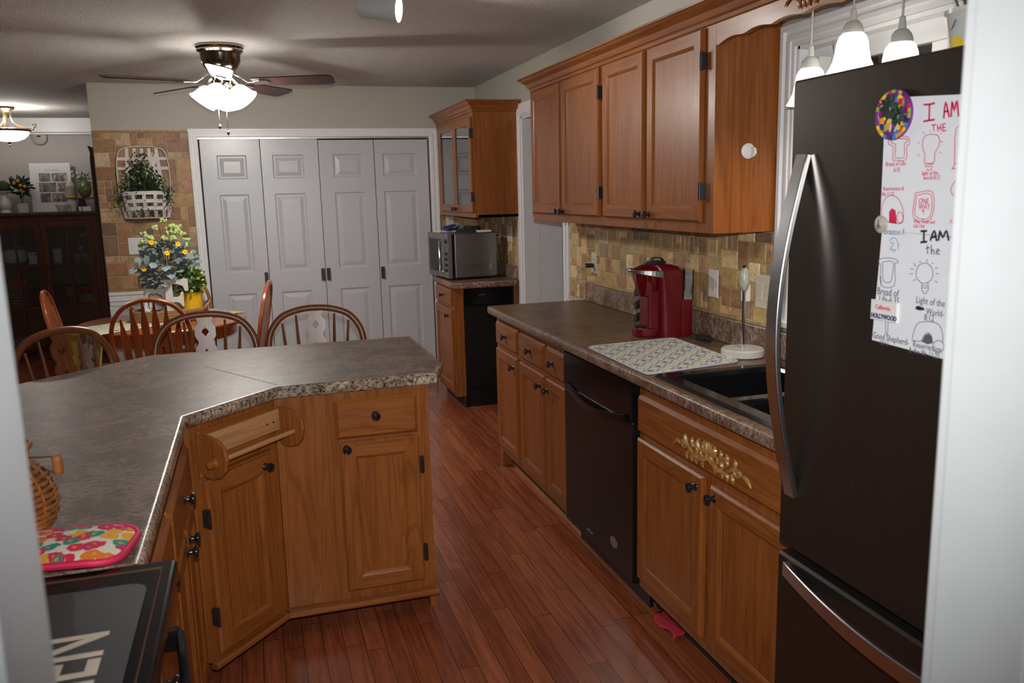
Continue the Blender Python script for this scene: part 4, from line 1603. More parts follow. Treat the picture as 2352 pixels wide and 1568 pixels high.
for i in range(4):
    for j in range(3):
        b.box(MWW - .085 + j * .024, MWW - .085 + j * .024 + .018, -.0015, -.0002, .06 + i * .04, .06 + i * .04 + .02)
obj('buttons', b, 'black_satin', mp_)
b = MB()
for k in range(4):
    b.box(MWW - .001, MWW + .0012, .12, .33, .070 + k * .0105, .0745 + k * .0105)
obj('vents', b, 'chrome', mo)
b = MB()
for x in (.04, MWW - .04):
    for y in (.07, MWD - .04): b.lathe([(.014, 0), (.014, .0135)], (x, y, 0), n=12)
obj('feet', b, 'black_rubber', t)
MZ = .9145 + MWH
t = thing('cable_pile', 'tangle of black cables and chargers piled on top of the microwave', 'cables', (1.56, 6.12, MZ + .001))
b = MB()
rnd = random.Random(5)
for s_ in range(3):
    pts = []
    ox, oy = rnd.uniform(-.03, .05), rnd.uniform(-.04, .04)
    for k in range(36):
        a = k * .55
        r = .045 + .02 * math.sin(k * .7 + s_)
        pts.append((ox + r * math.cos(a), oy + r * 1.1 * math.sin(a), .006 + .02 * abs(math.sin(k * .33 + s_)) + s_ * .006))
    b.tube(pts, .0045, 6)
b.box(-.11, -.05, -.06, -.02, 0, .024)
obj('cables', b, 'black_rubber', t, smooth=True)
t = tag(obj('pouch', MB().prism(rrect(-.06, .06, -.035, .035, .02), 0, .022), 'navy', loc=(1.44, 6.22, MZ + .020), rot=(.25, -.15, .4), bevel=.008, seg=3), 'dark blue pouch in the pile on top of the microwave', 'pouch')
t = tag(obj('clip', MB().box(-.035, .035, -.008, .008, 0, .010), 'cyan_plastic', loc=(1.475, 6.14, MZ + .040), rot=(0, -.35, .3), bevel=.002), 'light blue plastic clip on top of the microwave pile', 'clip')
t = tag(obj('notepad', MB().box(-.07, .07, -.05, .05, 0, .008), 'white_plastic', loc=(1.40, 6.23, MZ + .001), rot=(0, 0, .2), bevel=.001), 'white notepad sticking out under the pile on the microwave', 'notepad')
t = tag(obj('papers', MB().box(-.05, .05, -.04, .04, 0, .012), 'white_plastic', loc=(1.645, 6.03, MZ + .001), rot=(0, 0, -.1), bevel=.001), 'small stack of white papers at the right end of the microwave pile', 'papers')
t = tag(obj('power_cord', MB().tube([(1.715, 6.0, MZ - .02), (1.755, 5.97, MZ - .03), (1.775, 5.95, 1.15), (1.77, 5.95, 1.05), (1.74, 5.97, .97), (1.705, 6.0, .95)], .0035, 6), 'black_rubber', smooth=True), 'black power cord looping behind the microwave', 'cord')
# things in the glass cabinet
# red cloth on the floor
b = MB()
vs = []
for i in range(7):
    row = []
    for j in range(9):
        x = 1.285 + .075 * i / 6 + .012 * math.sin(j * .9)
        y = 2.385 + .175 * j / 8 + .02 * (i / 6)
        row.append(b.bm.verts.new((x, y, .004 + .008 * abs(math.sin(i * 1.1 + j * .8)))))
    vs.append(row)
for i in range(6):
    for j in range(8): b._f([vs[i][j], vs[i + 1][j], vs[i + 1][j + 1], vs[i][j + 1]])
o = obj('cloth', b, 'red_cloth', smooth=True)
so = o.modifiers.new('thick', 'SOLIDIFY'); so.thickness = .003
tag(o, 'crumpled red cloth on the floor at the foot of the sink cabinet', 'cloth')

# ---------------------------------------------------------------- range, basket, potholder
t = thing('range', 'black glass-top range at the lower left with a lettered stove mat', 'range', (-.88, .738, 0))
obj('body', MB().box(0, .640, .004, .750, .02, .885), 'black_satin', t, bevel=.003)
b = MB().box(0, .715, 0, .7545, .8855, .9215)
obj('cooktop', b, 'black_gloss', t, bevel=.008, seg=3)
b = MB().tube([(.693, .030, .9225), (.693, .718, .9225), (.10, .718, .9225), (.10, .030, .9225)], .0022, 6, closed=True)
obj('rim_line', b, 'bronze_line', t, smooth=True)
b = MB().prism(rrect(.12, .677, .060, .665, .03), .9216, .9245)
sm = obj('stove_mat', b, 'slate_mat', t, label='grey stove mat with cream lettering')
Mt = Matrix.Translation((.640, .085, .9246)) @ Matrix.Rotation(PI / 2, 4, 'Z')
b = text_mesh('KITCHEN', .155, Mt, bold=.0015, sx=.66)
obj('lettering', b, 'mat_text', sm)
b = MB().panelled(.0, .0, 0, 0, 0, [], []) if False else MB()
b.box(.641, .668, .008, .746, .20, .800)
od = obj('oven_door', b, 'black_gloss', t, bevel=.006)
b = MB().box(.641, .672, .008, .746, .803, .884)
obj('front_strip', b, 'black_gloss', t, bevel=.004)
b = MB()
pts = [(.668, .716, .845), (.705, .712, .835)]
pts = []
for k in range(25):
    f = k / 24
    pts.append((.712 + .030 * math.sin(PI * f), .700 - .66 * f, .800))
b.rtube(pts, .030, .016, (0, 0, 1))
b.box(.668, .712, .685, .712, .782, .818)
b.box(.668, .712, .028, .055, .782, .818)
obj('handle', b, 'black_gloss', od, bevel=.004)
obj('drawer', MB().box(.641, .664, .008, .746, .03, .190), 'black_satin', t, bevel=.004)
obj('backguard', MB().box(-.0, .05, 0, .7545, .922, 1.06), 'black_gloss', t, bevel=.006)

t = thing('potholder', 'bright floral potholder with pink binding at the end of the peninsula counter', 'potholder', (-.375, 1.584, .9215), math.radians(-10))
pp = rrect(-.13, .128, -.082, .080, .045, 6)
b = MB()
N_ = 10
rs = []
cen = Vector((0, 0, 0))
for sc_ in (1.0, .97):
    pass
top = [Vector((x, y, .012 + .010 * math.sin((x + .1) * 14))) for x, y in pp]
bot = [Vector((x, y, .002 + .010 * math.sin((x + .1) * 14) * .9 + .001)) for x, y in pp]
b.loop_rings([bot, top], cap0=True, cap1=False)
# pillow-shaped top
r1 = [Vector((x * .8, y * .8, .017 + .010 * math.sin((x * .8 + .1) * 14))) for x, y in pp]
r2 = [Vector((x * .4, y * .4, .019 + .010 * math.sin((x * .4 + .1) * 14))) for x, y in pp]
b.loop_rings([top, r1, r2], cap0=False, cap1=True)
obj('pad', b, 'floral', t, smooth=True)
obj('binding', MB().tube([(p.x, p.y, p.z - .004) for p in top], .007, 8, closed=True), 'ink_red', t, smooth=True, label='deep pink binding')

t = thing('wicker_jug', 'small brown wicker jug with a wooden grip beside the doorway', 'basket', (-.480, 1.722, .9145), 0)
prof = [(.055, 0), (.070, .012), (.083, .035), (.088, .062), (.084, .092), (.070, .120), (.050, .138), (.044, .150), (.047, .165), (.050, .176)]


def rad(h):
    for (r0, h0), (r1_, h1) in zip(prof, prof[1:]):
        if h0 <= h <= h1: return r0 + (r1_ - r0) * (h - h0) / (h1 - h0)
    return prof[-1][0]


obj('lining', MB().lathe([(r - .006, h) for r, h in prof], n=28, cap1=False), 'stem_brown', t, smooth=True)
b = MB()
k = 0
h = .004
while h < .176:
    pts = []
    for j in range(48):
        a = 2 * PI * j / 48
        r = rad(h) + .0022 * math.cos(12 * a + PI * k)
        pts.append((r * math.cos(a), r * math.sin(a), h))
    b.tube(pts, .0046, 6, ry=.0028, upv=(0, 0, 1), closed=True)
    h += .0112
    k += 1
obj('weave', b, 'wicker', t, smooth=True)
b = MB()
for j in range(12):
    a = 2 * PI * j / 12
    b.tube([((rad(hh) - .001) * math.cos(a), (rad(hh) - .001) * math.sin(a), hh) for hh in [.176 * q / 10 for q in range(11)]], .0028, 6)
b.tube([(.050 * math.cos(2 * PI * j / 32), .050 * math.sin(2 * PI * j / 32), .175) for j in range(32)], .006, 8, closed=True)
obj('stakes', b, 'wicker', t, smooth=True)
b = MB()
b.tube([(.048, -.012, .155), (.075, -.030, .158), (.104, -.043, .160)], .0016, 6)
b.tube([(.060, .015, .128), (.085, -.02, .126), (.104, -.043, .128)], .0016, 6)
ha = obj('handle_wire', b, 'stem_brown', t)
obj('grip', MB().lathe([(.0075, .126), (.009, .130), (.009, .158), (.0075, .162)], (.105, -.045, 0), n=14), 'wicker', ha, smooth=True)
t = tag(obj('candle_jar', MB().lathe([(.028, 0), (.03, .004), (.03, .12), (.026, .125)], n=24), 'lemon_yellow', loc=(-.492, 1.84, .9145), smooth=40), 'yellow jar just visible behind the wicker jug', 'jar')

# ---------------------------------------------------------------- ceiling fan
t = thing('ceiling_fan', 'hugger ceiling fan with five dark blades and a lit cluster of bell shades', 'ceiling fan', tuple(FANC))
obj('motor_housing', MB().lathe([(.128, 0), (.130, -.012), (.122, -.022), (.126, -.030), (.112, -.040), (.108, -.052), (.106, -.085), (.092, -.115), (.070, -.138), (.048, -.148), (.040, -.150)], n=48), 'fan_pewter', t, smooth=35)
obj('light_hub', MB().lathe([(.040, -.150), (.052, -.156), (.052, -.186), (.060, -.192), (.060, -.205), (.035, -.222), (.012, -.240), (.004, -.250)], n=36), 'fan_pewter', t, smooth=35)
for k, a in enumerate((270, 342, 54, 126, 198)):
    A = math.radians(a)
    Mx = Matrix.Rotation(A, 4, 'Z') @ Matrix.Translation((0, 0, -.196)) @ Matrix.Rotation(math.radians(-13), 4, 'X')
    pts2 = [(.17, -.045), (.20, -.052), (.56, -.068), (.60, -.066), (.625, -.050), (.63, 0), (.625, .050), (.60, .066), (.56, .068), (.20, .052), (.17, .045)]
    bl = obj('blade', MB().prism(pts2, -.003, .003), 'fan_wood', t, bevel=.001)
    bl.matrix_local = Mx
    b = MB()
    b.rtube([(-.12, 0, .045), (-.09, 0, .030), (-.04, 0, -.006), (.0, 0, -.006)], .022, .006, (0, 1, 0))
    b.prism([(-.01, -.014), (.03, -.030), (.07, -.026), (.085, 0), (.07, .026), (.03, .030), (-.01, .014)], -.008, -.0035)
    ir = obj('blade_iron', b, 'chrome', bl, bevel=.001, label='bright metal blade bracket')
    ir.location = (.185, 0, 0)
SH = []
for k, a in enumerate((250, 340, 70, 160)):
    A = math.radians(a)
    ax = Vector((math.cos(A) * .62, math.sin(A) * .62, -.78)).normalized()
    o = Vector((math.cos(A) * .045, math.sin(A) * .045, -.200))
    obj('socket', MB().lathe([(.014, -.01), (.016, .02), (.026, .032), (.027, .045)], o, ax, 16), 'fan_pewter', t, smooth=40)
    pr = [(.026, .036), (.040, .046), (.052, .065), (.058, .090), (.066, .112), (.078, .128), (.076, .129), (.063, .112), (.055, .090), (.049, .066), (.038, .050), (.024, .040)]
    obj('shade', MB().lathe(pr, o, ax, 28, False, False), 'shade_glow', t, smooth=True, label='lit frosted bell shade')
    l = lamp('bulb_light', 'POINT', o + ax * .115, FAN_W / 4, WARM, .03)
    l.parent = t
for k, (x, y, L) in enumerate(((-.030, -.06, .215), (.012, -.075, .250))):
    b = MB()
    z = -.215
    while z > -.215 - L:
        b.sphere((x, y, z), .0022, 6)
        z -= .0046
    b.lathe([(.002, 0), (.007, -.008), (.008, -.016), (.003, -.026)], (x, y, -.215 - L), n=10)
    obj('pull_chain', b, 'chrome', t)

# semi-flush bowl light in the dining room
t = thing('bowl_light', 'brass semi-flush bowl light with scrolled arms in the dining room', 'ceiling light', (-1.973, 8.55, ZC))
obj('canopy', MB().lathe([(.075, 0), (.07, -.02), (.04, -.035), (.02, -.045)], n=28), 'brass', t, smooth=40)
b = MB()
for k in range(3):
    A = math.radians(5 + 120 * k)
    P = [(.030, -.03), (.032, -.08), (.045, -.13), (.085, -.165), (.14, -.180), (.19, -.182), (.215, -.170), (.222, -.150), (.208, -.138), (.196, -.148), (.202, -.158)]
    b.tube([(r * math.cos(A), r * math.sin(A), z) for r, z in P], .006, 8)
    b.sphere((.195 * math.cos(A), .195 * math.sin(A), -.190), .011, 8)
b.tube([(0, 0, -.03), (0, 0, -.20)], .006, 8)
obj('scroll_arms', b, 'brass', t, smooth=True)
obj('band', MB().lathe([(.150, -.190), (.178, -.194), (.182, -.204), (.172, -.214), (.150, -.214)], n=40), 'mahogany', t, smooth=40)
obj('bowl', MB().lathe([(.168, -.210), (.155, -.245), (.120, -.275), (.07, -.295), (.01, -.302)], n=40, cap0=False), 'bowl_glow', t, smooth=True)
obj('finial', MB().lathe([(.016, -.300), (.014, -.312), (.006, -.320), (.010, -.330), (.003, -.340)], n=14), 'brass', t, smooth=True)
l = lamp('bulb_light', 'POINT', (0, 0, -.12), DINING_W, WARM, .05)
l.parent = t

# track head on the ceiling
t = thing('track_spotlight', 'white cylindrical track spotlight on the ceiling, facing right', 'spotlight', (.585, 3.70, ZC))
ax = Vector((.90, -.46, -.12)).normalized()
o = Vector((-.085, .02, -.062))
obj('rail', MB().box(-.25, .25, -.018, .018, -.018, 0), 'track_white', t, bevel=.003)
obj('stem', MB().tube([(0, 0, -.016), (0, 0, -.06)], .010, 10), 'track_white', t)
obj('housing', MB().lathe([(.030, 0), (.044, .006), (.050, .020), (.054, .17), (.055, .178), (.051, .178), (.049, .165)], o, ax, 32, True, False), 'track_white', t, smooth=40)
obj('lens', MB().lathe([(.050, .172), (.03, .176), (.002, .178)], o, ax, 32, True, True), 'bulb_glow', t, smooth=True, label='lit lens')
l = lamp('spot_light', 'SPOT', o + ax * .195, TRACK_W, WARM, .03, aim=ax, angle=math.radians(120), blend=.7)
l.parent = t
t = thing('pod_holder', 'black coffee pod holder half hidden behind the red coffee maker', 'pod holder', (1.668, 3.405, .9145))
obj('base', MB().lathe([(.050, 0), (.052, .006), (.045, .012), (.010, .016)], n=28), 'black_satin', t, smooth=40)
b = MB().lathe([(.006, .014), (.006, .20)], n=10)
obj('post', b, 'black_satin', t)
for k in range(5):
    for j in range(3):
        a = 2 * PI * k / 5 + .5
        o = Vector((.024 * math.cos(a), .024 * math.sin(a), .045 + j * .058))
        obj('pod', MB().lathe([(.012, 0), (.017, .016), (.020, .018)], o, (math.cos(a), math.sin(a), .1), 14), 'black_rubber', t, smooth=40)

# ---------------------------------------------------------------- dining set
def catmull(P, n=6):
    P = [Vector(p) for p in P]
    Q = [P[0] * 2 - P[1]] + P + [P[-1] * 2 - P[-2]]
    out = []
    for i in range(1, len(Q) - 2):
        for k in range(n):
            t_ = k / n
            a, b_, c, d = Q[i - 1], Q[i], Q[i + 1], Q[i + 2]
            out.append(.5 * ((2 * b_) + (c - a) * t_ + (2 * a - 5 * b_ + 4 * c - d) * t_ ** 2 + (3 * b_ - a - 3 * c + d) * t_ ** 3))
    out.append(P[-1])
    return out


TURN = [(.010, 0), (.014, .03), (.012, .08), (.018, .16), (.020, .24), (.014, .28), (.019, .30), (.014, .32), (.016, .40), (.011, 1.0)]


def turned(mb, p0, p1, sc=1.0, L0=.44):
    p0, p1 = Vector(p0), Vector(p1)
    L = (p1 - p0).length
    prof = [(r * sc, h / L0 * L) for r, h in TURN if h <= L0 + 1e-6]
    prof = [(.011 * sc, 0), (.015 * sc, .08 * L), (.013 * sc, .2 * L), (.019 * sc, .45 * L), (.021 * sc, .6 * L), (.014 * sc, .68 * L), (.020 * sc, .72 * L), (.014 * sc, .76 * L), (.015 * sc, L)]
    mb.lathe(prof, p0, (p1 - p0).normalized(), 12)


def seat_mesh(w0, w1, d0, d1, z, th=.032):
    """saddle seat outline, local y forward"""
    poly = []
    for k in range(28):
        a = 2 * PI * k / 28
        x, y = math.cos(a), math.sin(a)
        e = .62
        X = math.copysign(abs(x) ** e, x)
        Y = math.copysign(abs(y) ** e, y)
        wd = w1 if Y > 0 else w0
        poly.append((X * (w0 + (w1 - w0) * (Y + 1) / 2) / 2, Y * (d1 if Y > 0 else d0)))
    mb = MB()
    r = [[Vector((x * k, y * k, zz)) for x, y in poly] for k, zz in ((.93, z - th), (1.0, z - th * .55), (1.0, z - .008), (.97, z), (.7, z - .006), (.3, z - .010))]
    mb.loop_rings(r)
    return mb


def arrow_chair(label):
    t = thing('dining_chair', label, 'chair', (0, 0, 0), 0, 'arrow-back chairs at the dining table')
    obj('seat', seat_mesh(.40, .45, .20, .215, .445), 'chair_oak_h', t, smooth=50)
    RC = math.radians(11)
    Rx = Matrix.Rotation(RC, 4, 'X')
    piv = Vector((0, -.175, .44))

    def bk(p):
        return piv + Rx @ Vector((p[0], 0, p[1] - .44))
    half = [(.150, .435), (.168, .52), (.196, .62), (.214, .72), (.212, .80), (.188, .88), (.135, .945), (.065, .978)]
    P = [bk(h) for h in half] + [bk((0, .987))] + [bk((-x, z)) for x, z in reversed(half)]
    C = catmull(P, 4)
    obj('bow', MB().rtube(C, .026, .024, Rx @ Vector((0, 1, 0))), 'chair_oak', t, bevel=.007, seg=3, smooth=40)
    for k in range(6):
        f = (k - 2.5)
        xb, xt = f * .046, f * .062
        zt = .987 - .10 * (abs(f) / 2.5) ** 2.2 - .008
        pts, ws = [], []
        for q, wd in ((0, .016), (.12, .026), (.45, .036), (.70, .044), (.76, .042), (.90, .018), (1.0, .012)):
            z = .435 + (zt - .435) * q
            pts.append(bk((xb + (xt - xb) * q, z)))
            ws.append(wd)
        obj('slat', MB().rtube(pts, [.009] * 7, ws, Rx @ Vector((0, 1, 0))), 'chair_oak', t, bevel=.002)
    lp = {}
    for sx in (-1, 1):
        for sy, yb, yt in ((1, .235, .15), (-1, -.24, -.14)):
            b = MB()
            turned(b, (sx * .215, yb, 0), (sx * .145, yt, .425))
            obj('leg', b, 'chair_oak', t, smooth=50)
    for sx in (-1, 1):
        b = MB()
        a_, c = Vector((sx * .193, .205, .14)), Vector((sx * .193, -.21, .14))
        b.tube([a_.lerp(c, q / 6) for q in range(7)], [.007, .009, .012, .014, .012, .009, .007], 10)
        obj('stretcher', b, 'chair_oak', t, smooth=True)
    b = MB()
    b.tube([(-.190 + .38 * q / 6, 0, .14) for q in range(7)], [.007, .009, .012, .014, .012, .009, .007], 10)
    obj('stretcher', b, 'chair_oak', t, smooth=True)
    return t


ch = arrow_chair('arrow-back oak dining chair on the near side of the round table')
ch.location = (-.595, 5.445, 0)
ch.rotation_euler = (0, 0, 0)
dup(ch, (-1.020, 6.010, 0), math.radians(-90 + 4), 'arrow-back dining chair seen edge-on left of the round table')
dup(ch, (-.185, 5.900, 0), math.radians(90 - 8), 'arrow-back dining chair seen edge-on right of the round table')
dup(ch, (-.545, 6.400, 0), PI, 'arrow-back oak dining chair behind the round table, mostly hidden by the flowers')


def bow_stool(label):
    t = thing('counter_stool', label, 'stool', (0, 0, 0), 0, 'bow-back stools along the peninsula')
    obj('seat', seat_mesh(.38, .43, .19, .20, .615), 'stool_oak', t, smooth=50)
    RC = math.radians(9)
    Rx = Matrix.Rotation(RC, 4, 'X')
    piv = Vector((0, -.160, .61))

    def bk(p):
        return piv + Rx @ Vector((p[0], 0, p[1] - .61))
    half = [(.165, .600), (.190, .68), (.212, .78), (.219, .85), (.204, .925), (.155, .990), (.080, 1.020)]
    P = [bk(h) for h in half] + [bk((0, 1.028))] + [bk((-x, z)) for x, z in reversed(half)]
    obj('bow', MB().tube(catmull(P, 5), .0125, 10, ry=.0155, upv=Rx @ Vector((0, 1, 0))), 'stool_oak', t, smooth=True)
    for sx in (-1, 1):
        for xb, xt, zt in ((.070, .088, .998), (.118, .152, .962)):
            a_, c = bk((sx * xb, .612)), bk((sx * xt, zt))
            b = MB().tube([a_.lerp(c, q / 5) for q in range(6)], [.0065, .009, .0095, .008, .0065, .005], 8)
            obj('spindle', b, 'stool_oak', t, smooth=True)
    # pierced splat: strips between the outline and two cut-outs
    b = MB()

    def wz(q):
        K = [(0, .032), (.15, .030), (.25, .044), (.36, .046), (.46, .030), (.56, .036), (.64, .046), (.72, .031), (.80, .045), (.88, .045), (.945, .028), (1, .036)]
        for (a0, v0), (a1, v1) in zip(K, K[1:]):
            if a0 <= q <= a1:
                f = (q - a0) / (a1 - a0)
                f = f * f * (3 - 2 * f)
                return v0 + (v1 - v0) * f

    def hz(q):
        for c0, hh, ww in ((.84, .052, .017), (.60, .045, .012), (.28, .10, .013)):
            if abs(q - c0) < hh: return ww * (1 - abs(q - c0) / hh) + .0005
        return 0
    n = 60
    th = .006
    yv = Rx @ Vector((0, 1, 0))
    for i in range(n):
        q0, q1 = i / n, (i + 1) / n
        z0, z1 = .610 + q0 * .403, .610 + q1 * .403
        for s in (-1, 1):
            o0, o1, h0, h1 = wz(q0), wz(q1), hz(q0), hz(q1)
            c = [bk((s * h0, z0)), bk((s * o0, z0)), bk((s * o1, z1)), bk((s * h1, z1))]
            b.loop_rings([[p - yv * th for p in c], [p + yv * th for p in c]], cap0=True, cap1=True)
    obj('splat', b, 'stool_oak', t)
    for sx in (-1, 1):
        for yb, yt in ((.215, .13), (-.215, -.12)):
            b = MB()
            turned(b, (sx * .215, yb, 0), (sx * .13, yt, .595))
            obj('leg', b, 'stool_oak', t, smooth=50)
    for z, e in ((.18, .186), (.30, .168)):
        for sx in (-1, 1):
            obj('stretcher', MB().tube([(sx * e, e, z), (sx * e, 0, z), (sx * e, -e, z)], [.008, .012, .008], 8), 'stool_oak', t, smooth=True)
    for sy in (-1, 1):
        obj('foot_rail', MB().tube([(-.175, sy * .175, .24), (0, sy * .175, .24), (.175, sy * .175, .24)], [.008, .013, .008], 8), 'stool_oak', t, smooth=True)
    return t


st = bow_stool('bow-back counter stool with pierced splat, rightmost behind the peninsula, before the folding doors')
st.location = (.237, 3.785, 0)
st.rotation_euler = (0, 0, PI - .10)
dup(st, (-.226, 3.795, 0), PI + .03, 'bow-back counter stool with pierced splat, in the middle behind the peninsula, its splat shining white')
dup(st, (-.625, 3.612, 0), math.radians(-135), 'bow-back counter stool with pierced splat, leftmost, at the angled end of the peninsula')

# round table
TX, TY, TZ = -.60, 5.95, .75
t = thing('dining_table', 'round oak pedestal dining table with a lemon runner', 'table', (TX, TY, 0))
obj('tabletop', MB().lathe([(.515, TZ - .026), (.527, TZ - .016), (.530, TZ - .008), (.524, TZ)], n=72), 'chair_oak_h', t, smooth=35)
b = MB()
b.lathe([(.455, TZ - .105), (.462, TZ - .100), (.462, TZ - .026), (.44, TZ - .026), (.44, TZ - .105)], n=60, cap0=False, cap1=False)
obj('apron', b, 'chair_oak_h', t, smooth=35)
obj('pedestal', MB().lathe([(.085, .12), (.10, .15), (.06, .20), (.045, .26), (.075, .36), (.085, .44), (.055, .52), (.045, .58), (.09, .62), (.16, TZ - .07), (.16, TZ - .026)], n=28), 'chair_oak', t, smooth=40)
for k in range(4):
    A = math.radians(45 + 90 * k)
    P = [(.05, .17), (.14, .19), (.24, .13), (.33, .06), (.40, .03)]
    obj('foot', MB().rtube([(r * math.cos(A), r * math.sin(A), z) for r, z in P], [.09, .08, .06, .05, .05], [.055, .05, .045, .04, .04], (0, 0, 1)), 'chair_oak', t, bevel=.01, seg=3)
# runner
b = MB()
prof = []
for k in range(41):
    f = k / 40
    x = -.530 + 1.045 * f
    prof.append((x, TZ + .0025))
drop = [(-.560, TZ - .26), (-.556, TZ - .20), (-.552, TZ - .12), (-.549, TZ - .05), (-.545, TZ - .012), (-.537, TZ + .0015)]
prof = drop + prof
rows = []
ny = 10
RUN = Matrix.Translation((TX, TY, 0)) @ Matrix.Rotation(math.radians(38), 4, 'Z') @ Matrix.Translation((-TX, -TY + .06, 0))
for x, z in prof:
    rows.append([b.bm.verts.new(RUN @ Vector((TX + x + (.012 * math.sin(j * 1.3 + z * 20) if z < TZ - .03 else 0), TY - .06 + (-.20 + .40 * j / ny) * (1 if x > -.54 else 1.02), z))) for j in range(ny + 1)])
for r0, r1 in zip(rows, rows[1:]):
    for j in range(ny): b._f([r0[j], r0[j + 1], r1[j + 1], r1[j]])
o = obj('table_runner', b, 'lemon_runner', smooth=True)
so = o.modifiers.new('thick', 'SOLIDIFY'); so.thickness = .003; so.offset = 1
tag(o, 'cream runner printed with lemons and leaves, hanging off the left of the round table', 'table runner')
TT = TZ + .0062
# rope tray
t = thing('rope_tray', 'oval woven rope tray with looped handles holding the centrepiece', 'tray', (TX + .045, TY - .01, TT), math.radians(6))
b = MB()
for k in range(9):
    z = .005 + k * .008
    b.tube([((.238 + .0015 * (k % 2)) * math.cos(2 * PI * j / 44), (.135 + .0015 * (k % 2)) * math.sin(2 * PI * j / 44), z) for j in range(44)], .0052, 6, closed=True)
obj('rim', b, 'rope', t, smooth=True)
obj('base', MB().prism([(.236 * math.cos(2 * PI * j / 40), .133 * math.sin(2 * PI * j / 40)) for j in range(40)], 0, .006), 'rope', t)
for s in (-1, 1):
    P = []
    for k in range(15):
        a = -PI / 2 + PI * k / 14
        P.append((s * (.215 + .042 * math.cos(a)), .085 * math.sin(a), .075 + .034 * math.cos(a)))
    obj('handle', MB().tube(P, .0065, 8), 'rope', t, smooth=True)
BT = TT + .0068


def leaves(mb, c, R, n, L, Wd, seed, sc=(1, 1, 1), inner=.55, up=0.0):
    rnd = random.Random(seed)
    c = Vector(c)
    for _ in range(n):
        v = Vector((rnd.gauss(0, 1), rnd.gauss(0, 1), rnd.gauss(0, 1) + up)).normalized()
        r = R * rnd.uniform(inner, 1)
        p = c + Vector((v.x * sc[0], v.y * sc[1], v.z * sc[2])) * r
        d = (v + Vector((rnd.uniform(-.7, .7), rnd.uniform(-.7, .7), rnd.uniform(-.5, .7)))).normalized()
        mb.leaf(p, d, v, L * rnd.uniform(.7, 1.2), Wd * rnd.uniform(.7, 1.2))


# pitcher with eucalyptus and flowers
VX, VY = TX + .055, TY + .060
t = thing('pitcher_vase', 'tall white pitcher on the rope tray, holding the eucalyptus bouquet', 'vase', (VX, VY, BT))
obj('body', MB().lathe([(.050, 0), (.056, .01), (.058, .06), (.052, .12), (.044, .18), (.042, .215), (.047, .235), (.044, .235), (.038, .21)], n=32), 'grey_ceramic', t, smooth=50)
obj('handle', MB().tube([(-.045, 0, .205), (-.085, 0, .20), (-.098, 0, .15), (-.085, 0, .09), (-.055, 0, .07)], .007, 8), 'grey_ceramic', t, smooth=True)
t = thing('bouquet', 'large bouquet of eucalyptus, green blossoms and yellow roses in the white pitcher', 'flowers', (VX, VY, BT + .225))
b = MB()
rnd = random.Random(4)
tips = []
for k in range(16):
    a = 2 * PI * k / 16 + rnd.uniform(-.2, .2)
    r = rnd.uniform(.03, .14)
    h = rnd.uniform(.20, .42) * (1 - r * 1.5)
    tips.append((r * math.cos(a), r * math.sin(a), h))
    b.tube([(0, 0, -.12), (r * .3 * math.cos(a), r * .3 * math.sin(a), h * .5), tips[-1]], .0018, 5)
obj('stems', b, 'stem_brown', t)
b = MB()
rnd = random.Random(9)
for _ in range(360):
    a = rnd.uniform(0, 2 * PI)
    u = rnd.random()
    z = .0 + .27 * u
    r = (.10 + .085 * math.sin(PI * min(1, .15 + u * .85))) * rnd.uniform(.45, 1.0)
    p = Vector((r * math.cos(a), r * math.sin(a), z))
    d = Vector((math.cos(a), math.sin(a), rnd.uniform(-.9, .7) - (.4 if z < .06 else 0)))
    L = rnd.uniform(.045, .072)
    b.leaf(p, d, Vector((rnd.uniform(-.5, .5), rnd.uniform(-.9, .1), rnd.uniform(.2, 1))), L, L * rnd.uniform(.6, .85))
obj('eucalyptus_leaves', b, 'leaf_euca', t, smooth=True)
b0 = None
bl = [(-.10, .0, .31), (-.085, -.05, .30), (.03, -.02, .37), (.07, .0, .36), (.0, -.06, .30), (.115, -.03, .26), (-.13, -.02, .33), (-.14, .0, .29), (-.055, -.01, .37), (.0, .0, .42), (.05, -.02, .38), (.08, -.03, .34), (.035, -.05, .34), (.11, .02, .33), (.13, -.01, .28), (-.07, -.08, .265), (.06, -.06, .30), (.14, -.04, .20), (-.10, -.06, .23), (.02, -.08, .22), (-.02, -.03, .26), (.09, .03, .37), (-.15, .03, .25)]
for (x, y, z) in bl:
    m = MB()
    for q in range(9):
        m.sphere((rnd.uniform(-.017, .017), rnd.uniform(-.017, .017), rnd.uniform(-.010, .012)), rnd.uniform(.008, .013), 7)
    o = obj('blossom', m, 'blossom_green', t, smooth=True, loc=(x, y, z))
for (x, y, z) in ((-.072, -.10, .285), (.018, -.135, .215), (.088, -.11, .27), (.125, -.10, .215), (-.135, -.09, .115)):
    m = MB()
    m.sphere((0, 0, 0), .016, 12, (1, 1, .9))
    for q in range(7):
        a = 2 * PI * q / 7
        m.leaf((.004 * math.cos(a), -.004, .004 * math.sin(a)), (math.cos(a), -.9, math.sin(a)), (0, -1, 0), .022, .022, .6)
    obj('rose', m, 'flower_yellow', t, smooth=True, loc=(x, y, z))
